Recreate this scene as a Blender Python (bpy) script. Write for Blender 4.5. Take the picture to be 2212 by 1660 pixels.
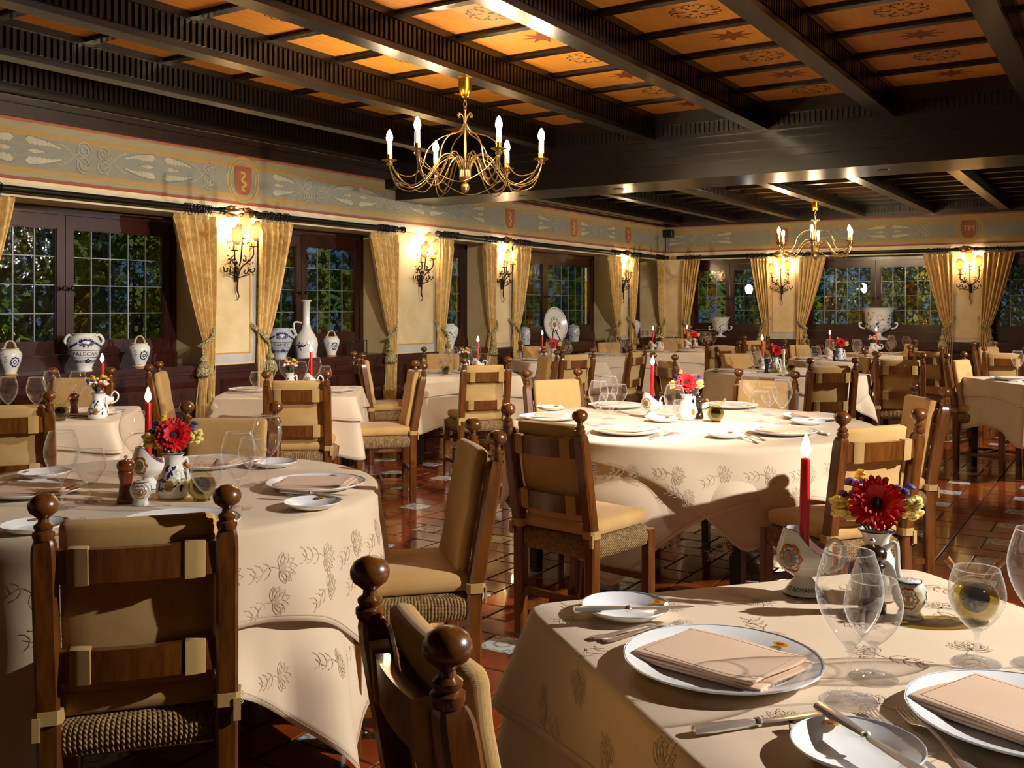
import bpy, math, random
from mathutils import Vector, Matrix
random.seed(7)
for _o in list(bpy.data.objects):
    bpy.data.objects.remove(_o)
S = bpy.context.scene
C = S.collection
PI = math.pi
# ---------------------------------------------------------------- camera
# level camera, horizon at row 664, room axes: X along the back wall, Y along the left wall
F, CX, Y0, H, TH = 2130.0, 1106.0, 664.0, 1.36, math.radians(32.3)
CS, SN = math.cos(TH), math.sin(TH)
_cd = bpy.data.cameras.new('camera')
_cam = bpy.data.objects.new('camera', _cd)
C.objects.link(_cam)
_cam.location = (0, 0, H)
_cam.rotation_euler = (PI/2, 0, TH)
_cd.sensor_width = 36
_cd.lens = F/2212*36
_cd.shift_y = -(830-Y0)/2212
_cd.clip_start = 0.05
S.camera = _cam
S.view_settings.view_transform = 'Standard'
S.view_settings.look = 'None'
S.view_settings.exposure = 0.5
S.view_settings.gamma = 1.0
S.view_settings.use_curve_mapping = False
# dusk sky outside the windows
W = bpy.data.worlds.new('dusk'); S.world = W; W.use_nodes = True
_bg = W.node_tree.nodes['Background']
_bg.inputs[0].default_value = (0.24, 0.42, 0.58, 1)
_bg.inputs[1].default_value = 0.34
# unseen spotlights added to light the tables: (name, position, target, watts, cone degrees, source radius, colour)
SPOTS = [
    ('key_spot', (2.10, 3.62, 2.58), (-1.5, 2.6, 0.6), 760, 95, .03, (1, .95, .87)),
    ('mid_spot', (-.6, 4.0, 2.72), (-4.6, 5.3, 0.5), 400, 82, .035, (1, .95, .87)),
    ('far_spot', (1.7, 9.0, 2.42), (-3.6, 10.4, 0.5), 720, 95, .035, (1, .95, .87)),
]
for n, p, t, w, a, r, c in SPOTS:
    l = bpy.data.lights.new(n, 'SPOT'); l.energy = w; l.spot_size = math.radians(a); l.spot_blend = .5
    l.shadow_soft_size = r; l.color = c
    o = bpy.data.objects.new(n, l); C.objects.link(o); o.location = p
    o.rotation_euler = (Vector(t)-Vector(p)).to_track_quat('-Z', 'Y').to_euler()
BULB_W, SCONCE_W, FLAME_W = 380.0, 165.0, 40.0

def cam2w(lat, d): return (lat*CS-d*SN, lat*SN+d*CS)
def at(px, py, z):
    d = (H-z)*F/(py-Y0); x, y = cam2w((px-CX)/F*d, d); return Vector((x, y, z))
def atd(px, d, z=0.0):
    x, y = cam2w((px-CX)/F*d, d); return Vector((x, y, z))
def onX(px, X, py=Y0):
    r = (px-CX)/F; d = X/(r*CS-SN); return Vector((X, d*(r*SN+CS), H-(py-Y0)/F*d))
def onY(px, Y, py=Y0):
    r = (px-CX)/F; d = Y/(r*SN+CS); return Vector((d*(r*CS-SN), Y, H-(py-Y0)/F*d))

# ---------------------------------------------------------------- mesh builder
class MB:
    def __init__(s): s.v = []; s.f = []
    def add(s, vs, fs, M=None):
        b = len(s.v)
        for p in vs:
            p = Vector(p); s.v.append(M @ p if M is not None else p)
        for f in fs: s.f.append(tuple(i+b for i in f))
        return s
    def box(s, c, d, M=None):
        x, y, z = d[0]/2, d[1]/2, d[2]/2
        vs = [Vector(c)+Vector((sx*x, sy*y, sz*z)) for sz in (-1, 1) for sy in (-1, 1) for sx in (-1, 1)]
        return s.add(vs, [(0, 2, 3, 1), (4, 5, 7, 6), (0, 1, 5, 4), (2, 6, 7, 3), (0, 4, 6, 2), (1, 3, 7, 5)], M)
    def bb(s, x0, x1, y0, y1, z0, z1, M=None):
        return s.box(((x0+x1)/2, (y0+y1)/2, (z0+z1)/2), (abs(x1-x0), abs(y1-y0), abs(z1-z0)), M)
    def rings(s, R, caps=True, closed=True, loop=False, M=None):
        n = len(R[0]); vs = [p for r in R for p in r]; fs = []
        m = len(R)
        for i in range(m if loop else m-1):
            for j in range(n if closed else n-1):
                a, b = i*n+j, i*n+(j+1) % n
                c, d = ((i+1) % m)*n+(j+1) % n, ((i+1) % m)*n+j
                fs.append((a, b, c, d))
        if caps and closed and not loop:
            fs.append(tuple(range(n-1, -1, -1))); fs.append(tuple((m-1)*n+j for j in range(n)))
        return s.add(vs, fs, M)
    def lathe(s, prof, n=20, M=None, caps=True):
        R = [[(max(r, 1e-4)*math.cos(2*PI*j/n), max(r, 1e-4)*math.sin(2*PI*j/n), z) for j in range(n)] for r, z in prof]
        return s.rings(R, caps, True, False, M)
    def tube(s, pts, r, n=8, closed=False, M=None):
        P = [Vector(p) for p in pts]; m = len(P)
        rr = r if isinstance(r, (list, tuple)) else [r]*m
        R = []; prev = None
        for i in range(m):
            if closed: t = P[(i+1) % m]-P[i-1]
            else: t = P[min(i+1, m-1)]-P[max(i-1, 0)]
            t = t.normalized() if t.length > 1e-9 else Vector((0, 0, 1))
            if prev is None:
                u = t.cross(Vector((0, 0, 1)))
                if u.length < .1: u = t.cross(Vector((1, 0, 0)))
            else: u = prev-t*prev.dot(t)
            u.normalize(); w = t.cross(u); prev = u
            R.append([P[i]+u*rr[i]*math.cos(2*PI*j/n)+w*rr[i]*math.sin(2*PI*j/n) for j in range(n)])
        return s.rings(R, True, True, closed, M)
    def rbox(s, c, d, r, M=None, fn=None, n=3):
        h = Vector(d)/2; r = min(r, min(h)*.999)
        ax = []
        for k in range(3):
            a = h[k]
            ax.append([-a, -a+r*.3, -a+r]+[-a+r+(2*a-2*r)*i/(n+1) for i in range(1, n+1)]+[a-r, a-r*.3, a])
        for k in range(3):
            for sg in (-1, 1):
                i, j = (k+1) % 3, (k+2) % 3
                if sg < 0: i, j = j, i
                G = []
                for q in ax[j]:
                    row = []
                    for p in ax[i]:
                        v = Vector((0, 0, 0)); v[k] = sg*h[k]; v[i] = p; v[j] = q
                        inn = Vector([max(-(h[m]-r), min(h[m]-r, v[m])) for m in range(3)])
                        nn = (v-inn)
                        if nn.length > 1e-9: v = inn+nn.normalized()*r
                        if fn: v = fn(v)
                        row.append(v+Vector(c))
                    G.append(row)
                s.rings(G, False, False, False, M)
        return s
    def grid(s, fn, nu, nv, cu=False, M=None):
        return s.rings([[fn(i/(nu if cu else nu), j/nv) for i in range(nu if cu else nu+1)] for j in range(nv+1)], False, cu, False, M)
    def ribbon(s, pts, w, mp):
        P = [Vector((p[0], p[1])) for p in pts]; m = len(P); L = []; Rr = []
        for i in range(m):
            t = P[min(i+1, m-1)]-P[max(i-1, 0)]
            if t.length < 1e-9: t = Vector((1, 0))
            t.normalize(); nrm = Vector((-t.y, t.x))
            ww = w[i] if isinstance(w, (list, tuple)) else w
            L.append(mp(*(P[i]+nrm*ww/2))); Rr.append(mp(*(P[i]-nrm*ww/2)))
        return s.add(L+Rr, [(i, i+m, i+m+1, i+1) for i in range(m-1)])
    def poly(s, pts, mp=None):
        return s.add([mp(*p) if mp else p for p in pts], [tuple(range(len(pts)))])
    def mesh(s, name, mat, smooth=True, ang=38):
        me = bpy.data.meshes.new(name); me.from_pydata([tuple(p) for p in s.v], [], s.f)
        me.update()
        if smooth:
            me.shade_smooth(); me.set_sharp_from_angle(angle=math.radians(ang))
        if mat: me.materials.append(mat)
        return me
    def build(s, name, mat, parent=None, smooth=True, ang=38):
        return mk(name, s.mesh(name, mat, smooth, ang), parent)
def mk(name, me, parent=None, loc=None, rz=0):
    o = bpy.data.objects.new(name, me); C.objects.link(o)
    if parent is not None: o.parent = parent
    if loc is not None: o.location = loc
    if rz: o.rotation_euler = (0, 0, rz)
    return o
def tag(o, label=None, cat=None, group=None, kind=None):
    if label: o['label'] = label
    if cat: o['category'] = cat
    if group: o['group'] = group
    if kind: o['kind'] = kind
    return o
def empty(name, loc=(0, 0, 0), rz=0, parent=None):
    o = bpy.data.objects.new(name, None); C.objects.link(o); o.location = loc; o.rotation_euler = (0, 0, rz)
    o.empty_display_size = .05
    if parent is not None: o.parent = parent
    return o
KIDS = {}
def copy_tree(o, parent=None):
    c = o.copy(); C.objects.link(c); c.parent = parent
    for ch in o.children: copy_tree(ch, c)
    return c
PROTO = {}
def place(key, builder, label, cat, loc, rz=0, group=None, sc=None, tilt=None):
    if key not in PROTO: o = PROTO[key] = builder()
    else: o = copy_tree(PROTO[key])
    o.location = loc; o.rotation_euler = (tilt[0], tilt[1], rz) if tilt else (0, 0, rz)
    if sc: o.scale = (sc, sc, sc) if not isinstance(sc, (tuple, list)) else sc
    tag(o, label, cat)
    if group: o['group'] = group
    elif 'group' in o: del o['group']
    return o
def T(x, y, z, rz=0): return Matrix.Translation((x, y, z)) @ Matrix.Rotation(rz, 4, 'Z')
def RX(a): return Matrix.Rotation(a, 4, 'X')
def RY(a): return Matrix.Rotation(a, 4, 'Y')
def RZ(a): return Matrix.Rotation(a, 4, 'Z')
def arc(cx, cy, r, a0, a1, n=12): return [(cx+r*math.cos(a0+(a1-a0)*i/n), cy+r*math.sin(a0+(a1-a0)*i/n)) for i in range(n+1)]
def spiral(cx, cy, r0, r1, a0, a1, n=22): return [(cx+(r0+(r1-r0)*i/n)*math.cos(a0+(a1-a0)*i/n), cy+(r0+(r1-r0)*i/n)*math.sin(a0+(a1-a0)*i/n)) for i in range(n+1)]
def bez(P, n=16):
    P = [Vector(p) for p in P]; out = []
    m = len(P)                       # Catmull-Rom through the points
    for i in range(m-1):
        a, b, c, d = P[max(i-1, 0)], P[i], P[i+1], P[min(i+2, m-1)]
        k = max(2, n//(m-1))
        for j in range(k):
            t = j/k
            out.append(.5*((2*b)+(c-a)*t+(2*a-5*b+4*c-d)*t*t+(-a+3*b-3*c+d)*t**3))
    out.append(P[-1]); return out
_txt = {}
def text2d(s, size):
    cu = bpy.data.curves.new('t', 'FONT'); cu.body = s; cu.size = size; cu.align_x = 'CENTER'; cu.align_y = 'CENTER'
    cu.resolution_u = 2
    o = bpy.data.objects.new('t', cu); C.objects.link(o)
    dg = bpy.context.evaluated_depsgraph_get(); me = bpy.data.meshes.new_from_object(o.evaluated_get(dg))
    vs = [(v.co.x, v.co.y) for v in me.vertices]; fs = [tuple(p.vertices) for p in me.polygons]
    bpy.data.objects.remove(o); bpy.data.curves.remove(cu); bpy.data.meshes.remove(me)
    return vs, fs

# ---------------------------------------------------------------- materials
def lin(h):
    h = h.lstrip('#'); o = []
    for i in (0, 2, 4):
        c = int(h[i:i+2], 16)/255; o.append(c/12.92 if c <= .04045 else ((c+.055)/1.055)**2.4)
    return (*o, 1)
class NT:
    def __init__(s, name):
        s.m = bpy.data.materials.new(name); s.m.use_nodes = True; s.t = s.m.node_tree; s.n = s.t.nodes
        s.b = s.n['Principled BSDF']; s.out = s.n['Material Output']
    def new(s, t, **k):
        n = s.n.new('ShaderNode'+t)
        for a, v in k.items(): setattr(n, a, v)
        return n
    def link(s, a, b): s.t.links.new(a, b)
    def coord(s, kind='Object'): return s.new('TexCoord').outputs[kind]
    def mapping(s, vec, sc=(1, 1, 1), rot=(0, 0, 0)):
        m = s.new('Mapping'); m.inputs['Scale'].default_value = sc; m.inputs['Rotation'].default_value = rot
        s.link(vec, m.inputs['Vector']); return m.outputs[0]
    def noise(s, vec, scale, det=4, rough=.55):
        n = s.new('TexNoise'); n.inputs['Scale'].default_value = scale; n.inputs['Detail'].default_value = det
        n.inputs['Roughness'].default_value = rough
        if vec is not None: s.link(vec, n.inputs['Vector'])
        return n.outputs['Fac']
    def ramp(s, fac, stops, interp='LINEAR'):
        r = s.new('ValToRGB'); r.color_ramp.interpolation = interp; e = r.color_ramp.elements
        while len(e) > 1: e.remove(e[-1])
        e[0].position = stops[0][0]; e[0].color = stops[0][1]
        for p, c in stops[1:]:
            q = e.new(p); q.color = c
        s.link(fac, r.inputs[0]); return r.outputs[0]
    def mix(s, fac, a, b, mode='MIX'):
        m = s.new('Mix', data_type='RGBA', blend_type=mode)
        for sock, v in ((m.inputs[0], fac), (m.inputs[6], a), (m.inputs[7], b)):
            if hasattr(v, 'links') or hasattr(v, 'is_linked'): s.link(v, sock)
            else: sock.default_value = v
        return m.outputs[2]
    def math(s, op, a, b=None, c=None):
        m = s.new('Math', operation=op)
        for i, v in enumerate((a, b, c)):
            if v is None: continue
            if hasattr(v, 'is_linked'): s.link(v, m.inputs[i])
            else: m.inputs[i].default_value = v
        return m.outputs[0]
    def bump(s, h, st, dist=.01):
        b = s.new('Bump'); b.inputs['Strength'].default_value = st; b.inputs['Distance'].default_value = dist
        s.link(h, b.inputs['Height']); s.link(b.outputs[0], s.b.inputs['Normal']); return b
    def set(s, **k):
        for a, v in k.items():
            i = s.b.inputs[a.replace('_', ' ')]
            if hasattr(v, 'is_linked'): s.link(v, i)
            else: i.default_value = v
        return s
def plain(name, col, rough=.5, metal=0, coat=0, var=.12, nscale=9, spec=.5, sub=0):
    t = NT(name); c = lin(col) if isinstance(col, str) else col
    n = t.noise(t.coord(), nscale, 3)
    k = t.ramp(n, [(.3, tuple(x*(1-var) for x in c[:3])+(1,)), (.7, tuple(min(1, x*(1+var)) for x in c[:3])+(1,))])
    t.set(Base_Color=k, Roughness=rough, Metallic=metal, Coat_Weight=coat)
    t.b.inputs['Specular IOR Level'].default_value = spec
    return t.m
def wood(name, dark, light, rough=.35, coat=.4, sc=(14, 14, 1.6), bump=.15):
    t = NT(name); v = t.mapping(t.coord(), sc)
    n = t.noise(v, 3.2, 6, .65); n2 = t.noise(t.coord(), 2.2, 2)
    k = t.ramp(n, [(.28, lin(dark)), (.72, lin(light))])
    k = t.mix(.25, k, t.ramp(n2, [(.3, lin(dark)), (.8, lin(light))]), 'MULTIPLY')
    t.set(Base_Color=k, Roughness=rough, Coat_Weight=coat); t.b.inputs['Coat Roughness'].default_value = .15
    t.bump(n, bump, .002); return t.m
def fabric(name, col, col2, rough=.9, weave=900, bump=.25, mott=5):
    t = NT(name); v = t.coord()
    n = t.noise(v, mott, 4)
    w1 = t.new('TexWave', bands_direction='X'); w1.inputs['Scale'].default_value = weave/6.28; t.link(v, w1.inputs['Vector'])
    w2 = t.new('TexWave', bands_direction='Z'); w2.inputs['Scale'].default_value = weave/6.28; t.link(v, w2.inputs['Vector'])
    h = t.math('MULTIPLY', w1.outputs['Fac'], w2.outputs['Fac'])
    k = t.ramp(n, [(.3, lin(col)), (.75, lin(col2))])
    t.set(Base_Color=k, Roughness=rough, Sheen_Weight=.15); t.b.inputs['Specular IOR Level'].default_value = .2
    t.bump(h, bump, .001); return t.m
def emit(name, col, st):
    t = NT(name); t.set(Base_Color=(0, 0, 0, 1), Emission_Color=col, Emission_Strength=st); return t.m
def thinglass(name, tint=(1, 1, 1, 1), edge=.75, base=.07, rough=0.0, body=0.0, bodyedge=0.0):
    t = NT(name); t.n.remove(t.b)
    tr = t.new('BsdfTransparent')
    gl = t.new('BsdfGlossy'); gl.inputs['Roughness'].default_value = rough; gl.inputs[0].default_value = (1, 1, 1, 1)
    lw = t.new('LayerWeight'); lw.inputs['Blend'].default_value = .5
    dk = t.math('POWER', lw.outputs['Facing'], 2.2); t.link(t.mix(dk, tint, tuple(x*.84 for x in tint[:3])+(1,)), tr.inputs[0])  # edge tint darkened to imitate refracted outlines
    f = t.math('POWER', lw.outputs['Facing'], 2.5); f = t.math('MULTIPLY_ADD', f, edge, base)
    m = t.new('MixShader'); t.link(f, m.inputs[0]); t.link(tr.outputs[0], m.inputs[1]); t.link(gl.outputs[0], m.inputs[2])
    if bodyedge:                      # white mixed into the edges as painted-in refracted light
        df = t.new('BsdfDiffuse'); df.inputs[0].default_value = (.95, .95, .95, 1); tl = t.new('BsdfTranslucent'); tl.inputs[0].default_value = (.95, .95, .95, 1)
        ad = t.new('MixShader'); ad.inputs[0].default_value = .5; t.link(df.outputs[0], ad.inputs[1]); t.link(tl.outputs[0], ad.inputs[2])
        m2 = t.new('MixShader'); t.link(t.math('MULTIPLY_ADD', t.math('POWER', lw.outputs['Facing'], 5.0), bodyedge, body), m2.inputs[0]); t.link(m.outputs[0], m2.inputs[1]); t.link(ad.outputs[0], m2.inputs[2]); m = m2
    t.link(m.outputs[0], t.out.inputs[0]); return t.m
M = {}
M['chair'] = wood('chair_oak', '#472409', '#8a5119', .3, .55)
M['dark'] = wood('dark_beam', '#0e0805', '#1f120b', .32, .35, (2, 14, 14))
M['dark2'] = wood('dark_carved', '#0c0604', '#190e08', .36, .3, (6, 6, 6))
M['crown'] = wood('crown_brown', '#1d110a', '#35200f', .4, .2, (2, 2, 12))
M['mahog'] = wood('mahogany', '#2a0f0a', '#4a1e14', .3, .4, (10, 10, 2))
M['tableleg'] = wood('table_leg', '#140b06', '#2c190d', .35, .3)
M['canvas'] = fabric('canvas', '#b08950', '#c9a46c', .92)
M['strap'] = fabric('strap_canvas', '#a3814a', '#b8975f', .95)
M['cloth'] = fabric('table_linen', '#d3bb9f', '#ddc9af', .72, 1500, .1, 3)
M['motif'] = fabric('linen_motif', '#bda88d', '#c8b398', .6, 1500, .1, 3)
M['napkin'] = fabric('napkin_linen', '#d6b498', '#e0c1a7', .8, 1300, .15, 6)
M['ropeclay'] = plain('rope_handle', '#cdb988', .4, 0, .2, .2, 40)
M['china'] = plain('china', '#f2f3f6', .2, 0, .2, .01)
M['chinarim'] = plain('china_rim', '#c3cfe2', .15, 0, .4, .05)
M['majolica'] = plain('majolica', '#e6e3dc', .18, 0, .5, .06, 14)
M['majgrey'] = plain('majolica_grey', '#b9bbc0', .2, 0, .4, .12, 20)
M['cobalt'] = plain('cobalt', '#1d2a5c', .25, 0, .3, .35, 30)
M['inky'] = plain('ink_line', '#22252f', .35, 0, .2, .2, 30)
M['ochre'] = plain('ochre', '#c98f1f', .3, 0, .3, .2, 30)
M['olivec'] = plain('olive_paint', '#76813f', .3, 0, .3, .2, 30)
M['rusty'] = plain('rust_paint', '#a5441c', .3, 0, .3, .2, 30)
M['silver'] = plain('silver', '#ece6dc', .22, .8, 0, .06, 12)
M['gold'] = plain('old_gold', '#9c8153', .32, .9, 0, .3, 30)
M['goldpaint'] = plain('gold_canopy', '#c08a24', .28, 1, 0, .15, 10)
M['iron'] = plain('black_iron', '#17130f', .42, .5, .1, .2, 30)
M['rust'] = plain('bronze_iron', '#2e1c0f', .45, .6, .1, .4, 30)
M['bronze'] = plain('gilt_leaf', '#7a5226', .4, .6, 0, .4, 30)
M['wax'] = plain('red_wax', '#c80a14', .35, 0, .1, .06, 12)
M['sleeve'] = plain('candle_sleeve', '#efe8d8', .4, 0, 0, .04)
M['glass'] = thinglass('wine_glass', (1, 1, 1, 1), .55, .055, 0, .008, .55)
M['stem'] = thinglass('glass_stem', (1, 1, 1, 1), .4, .12, 0, .06, .4)
M['cruet'] = thinglass('cruet_glass', (.93, .93, .8, 1), .5, .06)
M['rim'] = thinglass('glass_rim', (1, 1, 1, 1), .4, .35, 0, .25, .3)
M['cork'] = plain('cork', '#9a6a3c', .85, 0, 0, .25, 60)
M['mill'] = wood('mill_wood', '#5a2409', '#8f4416', .25, .6)
M['milldark'] = wood('mill_dark', '#1a0f09', '#3a2213', .2, .7)
M['petal'] = plain('gerbera_red', '#c4060f', .55, 0, 0, .25, 30)
M['petalmid'] = plain('gerbera_heart', '#3a0408', .7, 0, 0, .3, 40)
M['yellow'] = plain('yellow_bloom', '#e2cf72', .7, 0, 0, .15, 40)
M['gold_y'] = plain('golden_bloom', '#e3a51c', .6, 0, 0, .15, 40)
M['purple'] = plain('purple_bloom', '#3b2a70', .65, 0, 0, .3, 40)
M['white_y'] = plain('white_bloom', '#ece6d4', .65, 0, 0, .1, 40)
M['green'] = plain('stem_green', '#2c4a1a', .55, 0, 0, .3, 30)
M['black'] = plain('black_plastic', '#0d0d0f', .4)
M['steel'] = plain('grey_conduit', '#8d9199', .4, .6)
M['bulb'] = emit('bulb', (1, .76, .46, 1), BULB_W)
M['bulb2'] = emit('sconce_bulb', (1, .76, .46, 1), SCONCE_W)
M['flame'] = emit('flame', (1, .62, .22, 1), FLAME_W)
M['lampface'] = emit('lamp_face', (1, .82, .6, 1), 6)
def m_rush():
    t = NT('rush'); v = t.coord()
    w = t.new('TexWave', wave_type='BANDS', bands_direction='DIAGONAL'); w.inputs['Scale'].default_value = 55; w.inputs['Distortion'].default_value = 1.5
    t.link(v, w.inputs['Vector'])
    n = t.noise(v, 60, 3)
    k = t.ramp(n, [(.25, lin('#5c4426')), (.7, lin('#a08050'))])
    t.set(Base_Color=k, Roughness=.85); t.bump(w.outputs['Fac'], .6, .003); return t.m
M['rush'] = m_rush()
def m_curtain():
    t = NT('curtain_damask'); v = t.coord()
    n = t.noise(t.mapping(v, (1, 1, .7)), 26, 4, .7); n2 = t.noise(v, 4, 2)
    k = t.ramp(n, [(.35, lin('#c0944a')), (.52, lin('#d6b064')), (.66, lin('#eed9a4'))])
    k = t.mix(.3, k, t.ramp(n2, [(.3, lin('#bd8f42')), (.8, lin('#e6cc92'))]))
    t.set(Base_Color=k, Roughness=.75, Sheen_Weight=.2); t.bump(n, .2, .004); return t.m
M['curtain'] = m_curtain()
def m_rope():
    t = NT('tassel_rope'); v = t.coord()
    n = t.noise(v, 120, 2)
    k = t.ramp(n, [(.35, lin('#3c351c')), (.5, lin('#8f7f48')), (.65, lin('#d8cda6'))])
    t.set(Base_Color=k, Roughness=.8); t.bump(n, .6, .004); return t.m
M['rope'] = m_rope()
def m_plaster(name, a, b, c):
    t = NT(name); v = t.coord()
    n = t.noise(v, 3.2, 7, .65); n2 = t.noise(v, 22, 3)
    k = t.ramp(n, [(.3, lin(a)), (.52, lin(b)), (.72, lin(c))])
    t.set(Base_Color=k, Roughness=.85); t.bump(n2, .12, .004); return t.m
M['plaster'] = m_plaster('cream_plaster', '#cdb07a', '#dac294', '#e2cfa6')
M['reveal'] = m_plaster('reveal_plaster', '#bd9f6a', '#cbb07c', '#d4bd8d')
M['border'] = m_plaster('grey_border', '#aaa69c', '#bcb8ae', '#c6c2b8')
M['oline'] = m_plaster('ochre_line', '#b98235', '#c69044', '#cf9c52')
M['cornice'] = m_plaster('pale_cornice', '#b7ab92', '#c6bba2', '#cec4ad')
M['redline'] = m_plaster('red_line', '#8a3418', '#a04322', '#a9522f')
def m_frieze():
    t = NT('painted_frieze'); v = t.coord()
    s = t.new('SeparateXYZ'); t.link(v, s.inputs[0]); z = s.outputs['Z']
    wob = t.noise(t.mapping(v, (1.2, 1.2, 6)), 5, 4)
    zz = t.math('ADD', z, t.math('MULTIPLY_ADD', wob, .03, -.015))
    f = t.math('DIVIDE', zz, .43)
    k = t.ramp(f, [(0, lin('#9c3f20')), (.05, lin('#9c4526')), (.06, lin('#a0936f')), (.12, lin('#a39672')), (.14, lin('#b28a3a')), (.19, lin('#b08a42')),
                   (.22, lin('#8d8672')), (.5, lin('#88867a')), (.70, lin('#8d8672')), (.74, lin('#b0863a')), (.80, lin('#ad8438')), (.83, lin('#9a8f68')),
                   (.93, lin('#a09060')), (.945, lin('#a8532b')), (1, lin('#a04a26'))])
    n = t.noise(t.mapping(v, (1, 1, 4)), 9, 6, .7); n3 = t.noise(v, 2.3, 2)
    k = t.mix(.45, k, t.ramp(n, [(.3, lin('#6f7d88')), (.5, lin('#a19a80')), (.7, lin('#b59a5a'))]), 'OVERLAY')
    k = t.mix(t.math('MULTIPLY', n3, .3), k, lin('#7f8583'))
    t.set(Base_Color=k, Roughness=.85); return t.m
M['frieze'] = m_frieze()
M['fline'] = m_plaster('frieze_light', '#9a9176', '#a69d82', '#b1a88d')
M['fdark'] = m_plaster('frieze_dark', '#5d5a50', '#6b685d', '#77746a')
M['focre'] = m_plaster('frieze_ochre', '#a87c2a', '#b58a38', '#bf9a50')
M['fred'] = m_plaster('frieze_red', '#7a4326', '#8f5233', '#9a6040')
def m_orange():
    t = NT('orange_panel'); v = t.coord()
    oi = t.new('ObjectInfo'); n = t.noise(t.mapping(v, (8, 1.2, 1)), 4, 4)
    k = t.ramp(n, [(.3, lin('#d8902f')), (.7, lin('#e6a544'))])
    k = t.mix(t.math('MULTIPLY', oi.outputs['Random'], .45), k, lin('#b8681c'))
    t.set(Base_Color=k, Roughness=.55); return t.m
M['orange'] = m_orange()
M['star'] = plain('star_paint', '#86420c', .6, 0, 0, .15, 20)
M['rosette'] = plain('rosette_paint', '#4a4a38', .6, 0, 0, .2, 20)
def m_tile():
    t = NT('terracotta'); v = t.coord('Object')
    g = t.new('NewGeometry'); n = t.noise(g.outputs['Position'], 5, 5); n2 = t.noise(g.outputs['Position'], 1.1, 1); oi = t.new('ObjectInfo')
    k = t.ramp(n, [(.3, lin('#6d270c')), (.5, lin('#8c3811')), (.72, lin('#a54b1a'))])
    k = t.mix(t.math('MULTIPLY', oi.outputs['Random'], .4), k, lin('#5a220c'))
    k = t.mix(t.math('MULTIPLY', n2, .35), k, lin('#8f4b22'))
    t.set(Base_Color=k, Roughness=t.math('MULTIPLY_ADD', n, .16, .07), Coat_Weight=.5); t.b.inputs['Coat Roughness'].default_value = .06
    t.bump(t.noise(g.outputs['Position'], 14, 3), .12, .004); return t.m
M['tile'] = m_tile()
PITCH = .5
WT0 = at(928.5, 1143, 0)
def m_white():
    t = NT('majolica_tile'); g = t.new('NewGeometry'); s = t.new('SeparateXYZ'); t.link(g.outputs['Position'], s.inputs[0])
    def loc(o, c):
        a = t.math('SUBTRACT', o, c-PITCH/2-100*PITCH); a = t.math('MODULO', a, PITCH); return t.math('ABSOLUTE', t.math('SUBTRACT', a, PITCH/2))
    x = loc(s.outputs['X'], WT0.x); y = loc(s.outputs['Y'], WT0.y)
    r = t.math('SQRT', t.math('ADD', t.math('MULTIPLY', x, x), t.math('MULTIPLY', y, y)))
    ring = t.math('COMPARE', r, .034, .006)
    cr = t.math('SQRT', t.math('ADD', t.math('POWER', t.math('SUBTRACT', x, .062), 2), t.math('POWER', t.math('SUBTRACT', y, .062), 2)))
    cor = t.math('COMPARE', cr, .016, .006)
    e = t.math('COMPARE', t.math('MAXIMUM', x, y), .073, .0025)
    f = t.math('MINIMUM', t.math('ADD', t.math('ADD', ring, cor), e), 1)
    f = t.math('MULTIPLY', f, t.noise(g.outputs['Position'], 60, 2))
    n = t.noise(g.outputs['Position'], 8, 3)
    k = t.mix(f, t.ramp(n, [(.3, lin('#b9bbb8')), (.7, lin('#d3d3cd'))]), lin('#1f2c52'))
    t.set(Base_Color=k, Roughness=.12, Coat_Weight=.4); return t.m
M['whitetile'] = m_white()
M['grout'] = plain('grout', '#1d0f08', .7)
def m_pane(name, col, gl=.07):
    t = NT(name); t.n.remove(t.b); v = t.coord()
    g = t.new('NewGeometry'); n = t.noise(g.outputs['Position'], 13, 2)
    b = t.new('Bump'); b.inputs['Strength'].default_value = .35; b.inputs['Distance'].default_value = .012; t.link(n, b.inputs['Height'])
    rf = t.new('BsdfRefraction'); rf.inputs['Color'].default_value = col; rf.inputs['IOR'].default_value = 1.1; rf.inputs['Roughness'].default_value = 0
    gs = t.new('BsdfGlossy'); gs.inputs['Roughness'].default_value = .05
    t.link(b.outputs[0], rf.inputs['Normal']); t.link(b.outputs[0], gs.inputs['Normal'])
    m = t.new('MixShader'); m.inputs[0].default_value = gl; t.link(rf.outputs[0], m.inputs[1]); t.link(gs.outputs[0], m.inputs[2])
    t.link(m.outputs[0], t.out.inputs[0]); return t.m
PANES = [m_pane('pane_grey', (.62, .63, .66, 1)), m_pane('pane_green', (.55, .62, .3, 1)), m_pane('pane_olive', (.75, .66, .28, 1)),
         m_pane('pane_blue', (.45, .58, .64, 1)), m_pane('pane_clear', (.85, .88, .9, 1)), m_pane('pane_amber', (.75, .5, .2, 1))]
M['lead'] = plain('lead_came', '#8b8f96', .35, .5)
def m_leaf(name, a, b):
    t = NT(name); oi = t.new('NewGeometry'); n = t.noise(oi.outputs['Position'], 3, 3)
    t.set(Base_Color=t.ramp(n, [(.3, lin(a)), (.7, lin(b))]), Roughness=.5); return t.m
M['leafA'] = m_leaf('leaf_dark', '#24401a', '#587528'); M['leafB'] = m_leaf('leaf_olive', '#4a5216', '#84842a')
M['bark'] = plain('bark', '#2a2017', .9)
M['soil'] = plain('garden_soil', '#1b1a12', .95)
M['foliage_fill'] = emit('foliage_fill', (1, .93, .7, 1), 900)
M['lantern'] = emit('garden_lantern', (1, .9, .75, 1), 70)
M['shade'] = None
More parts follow.
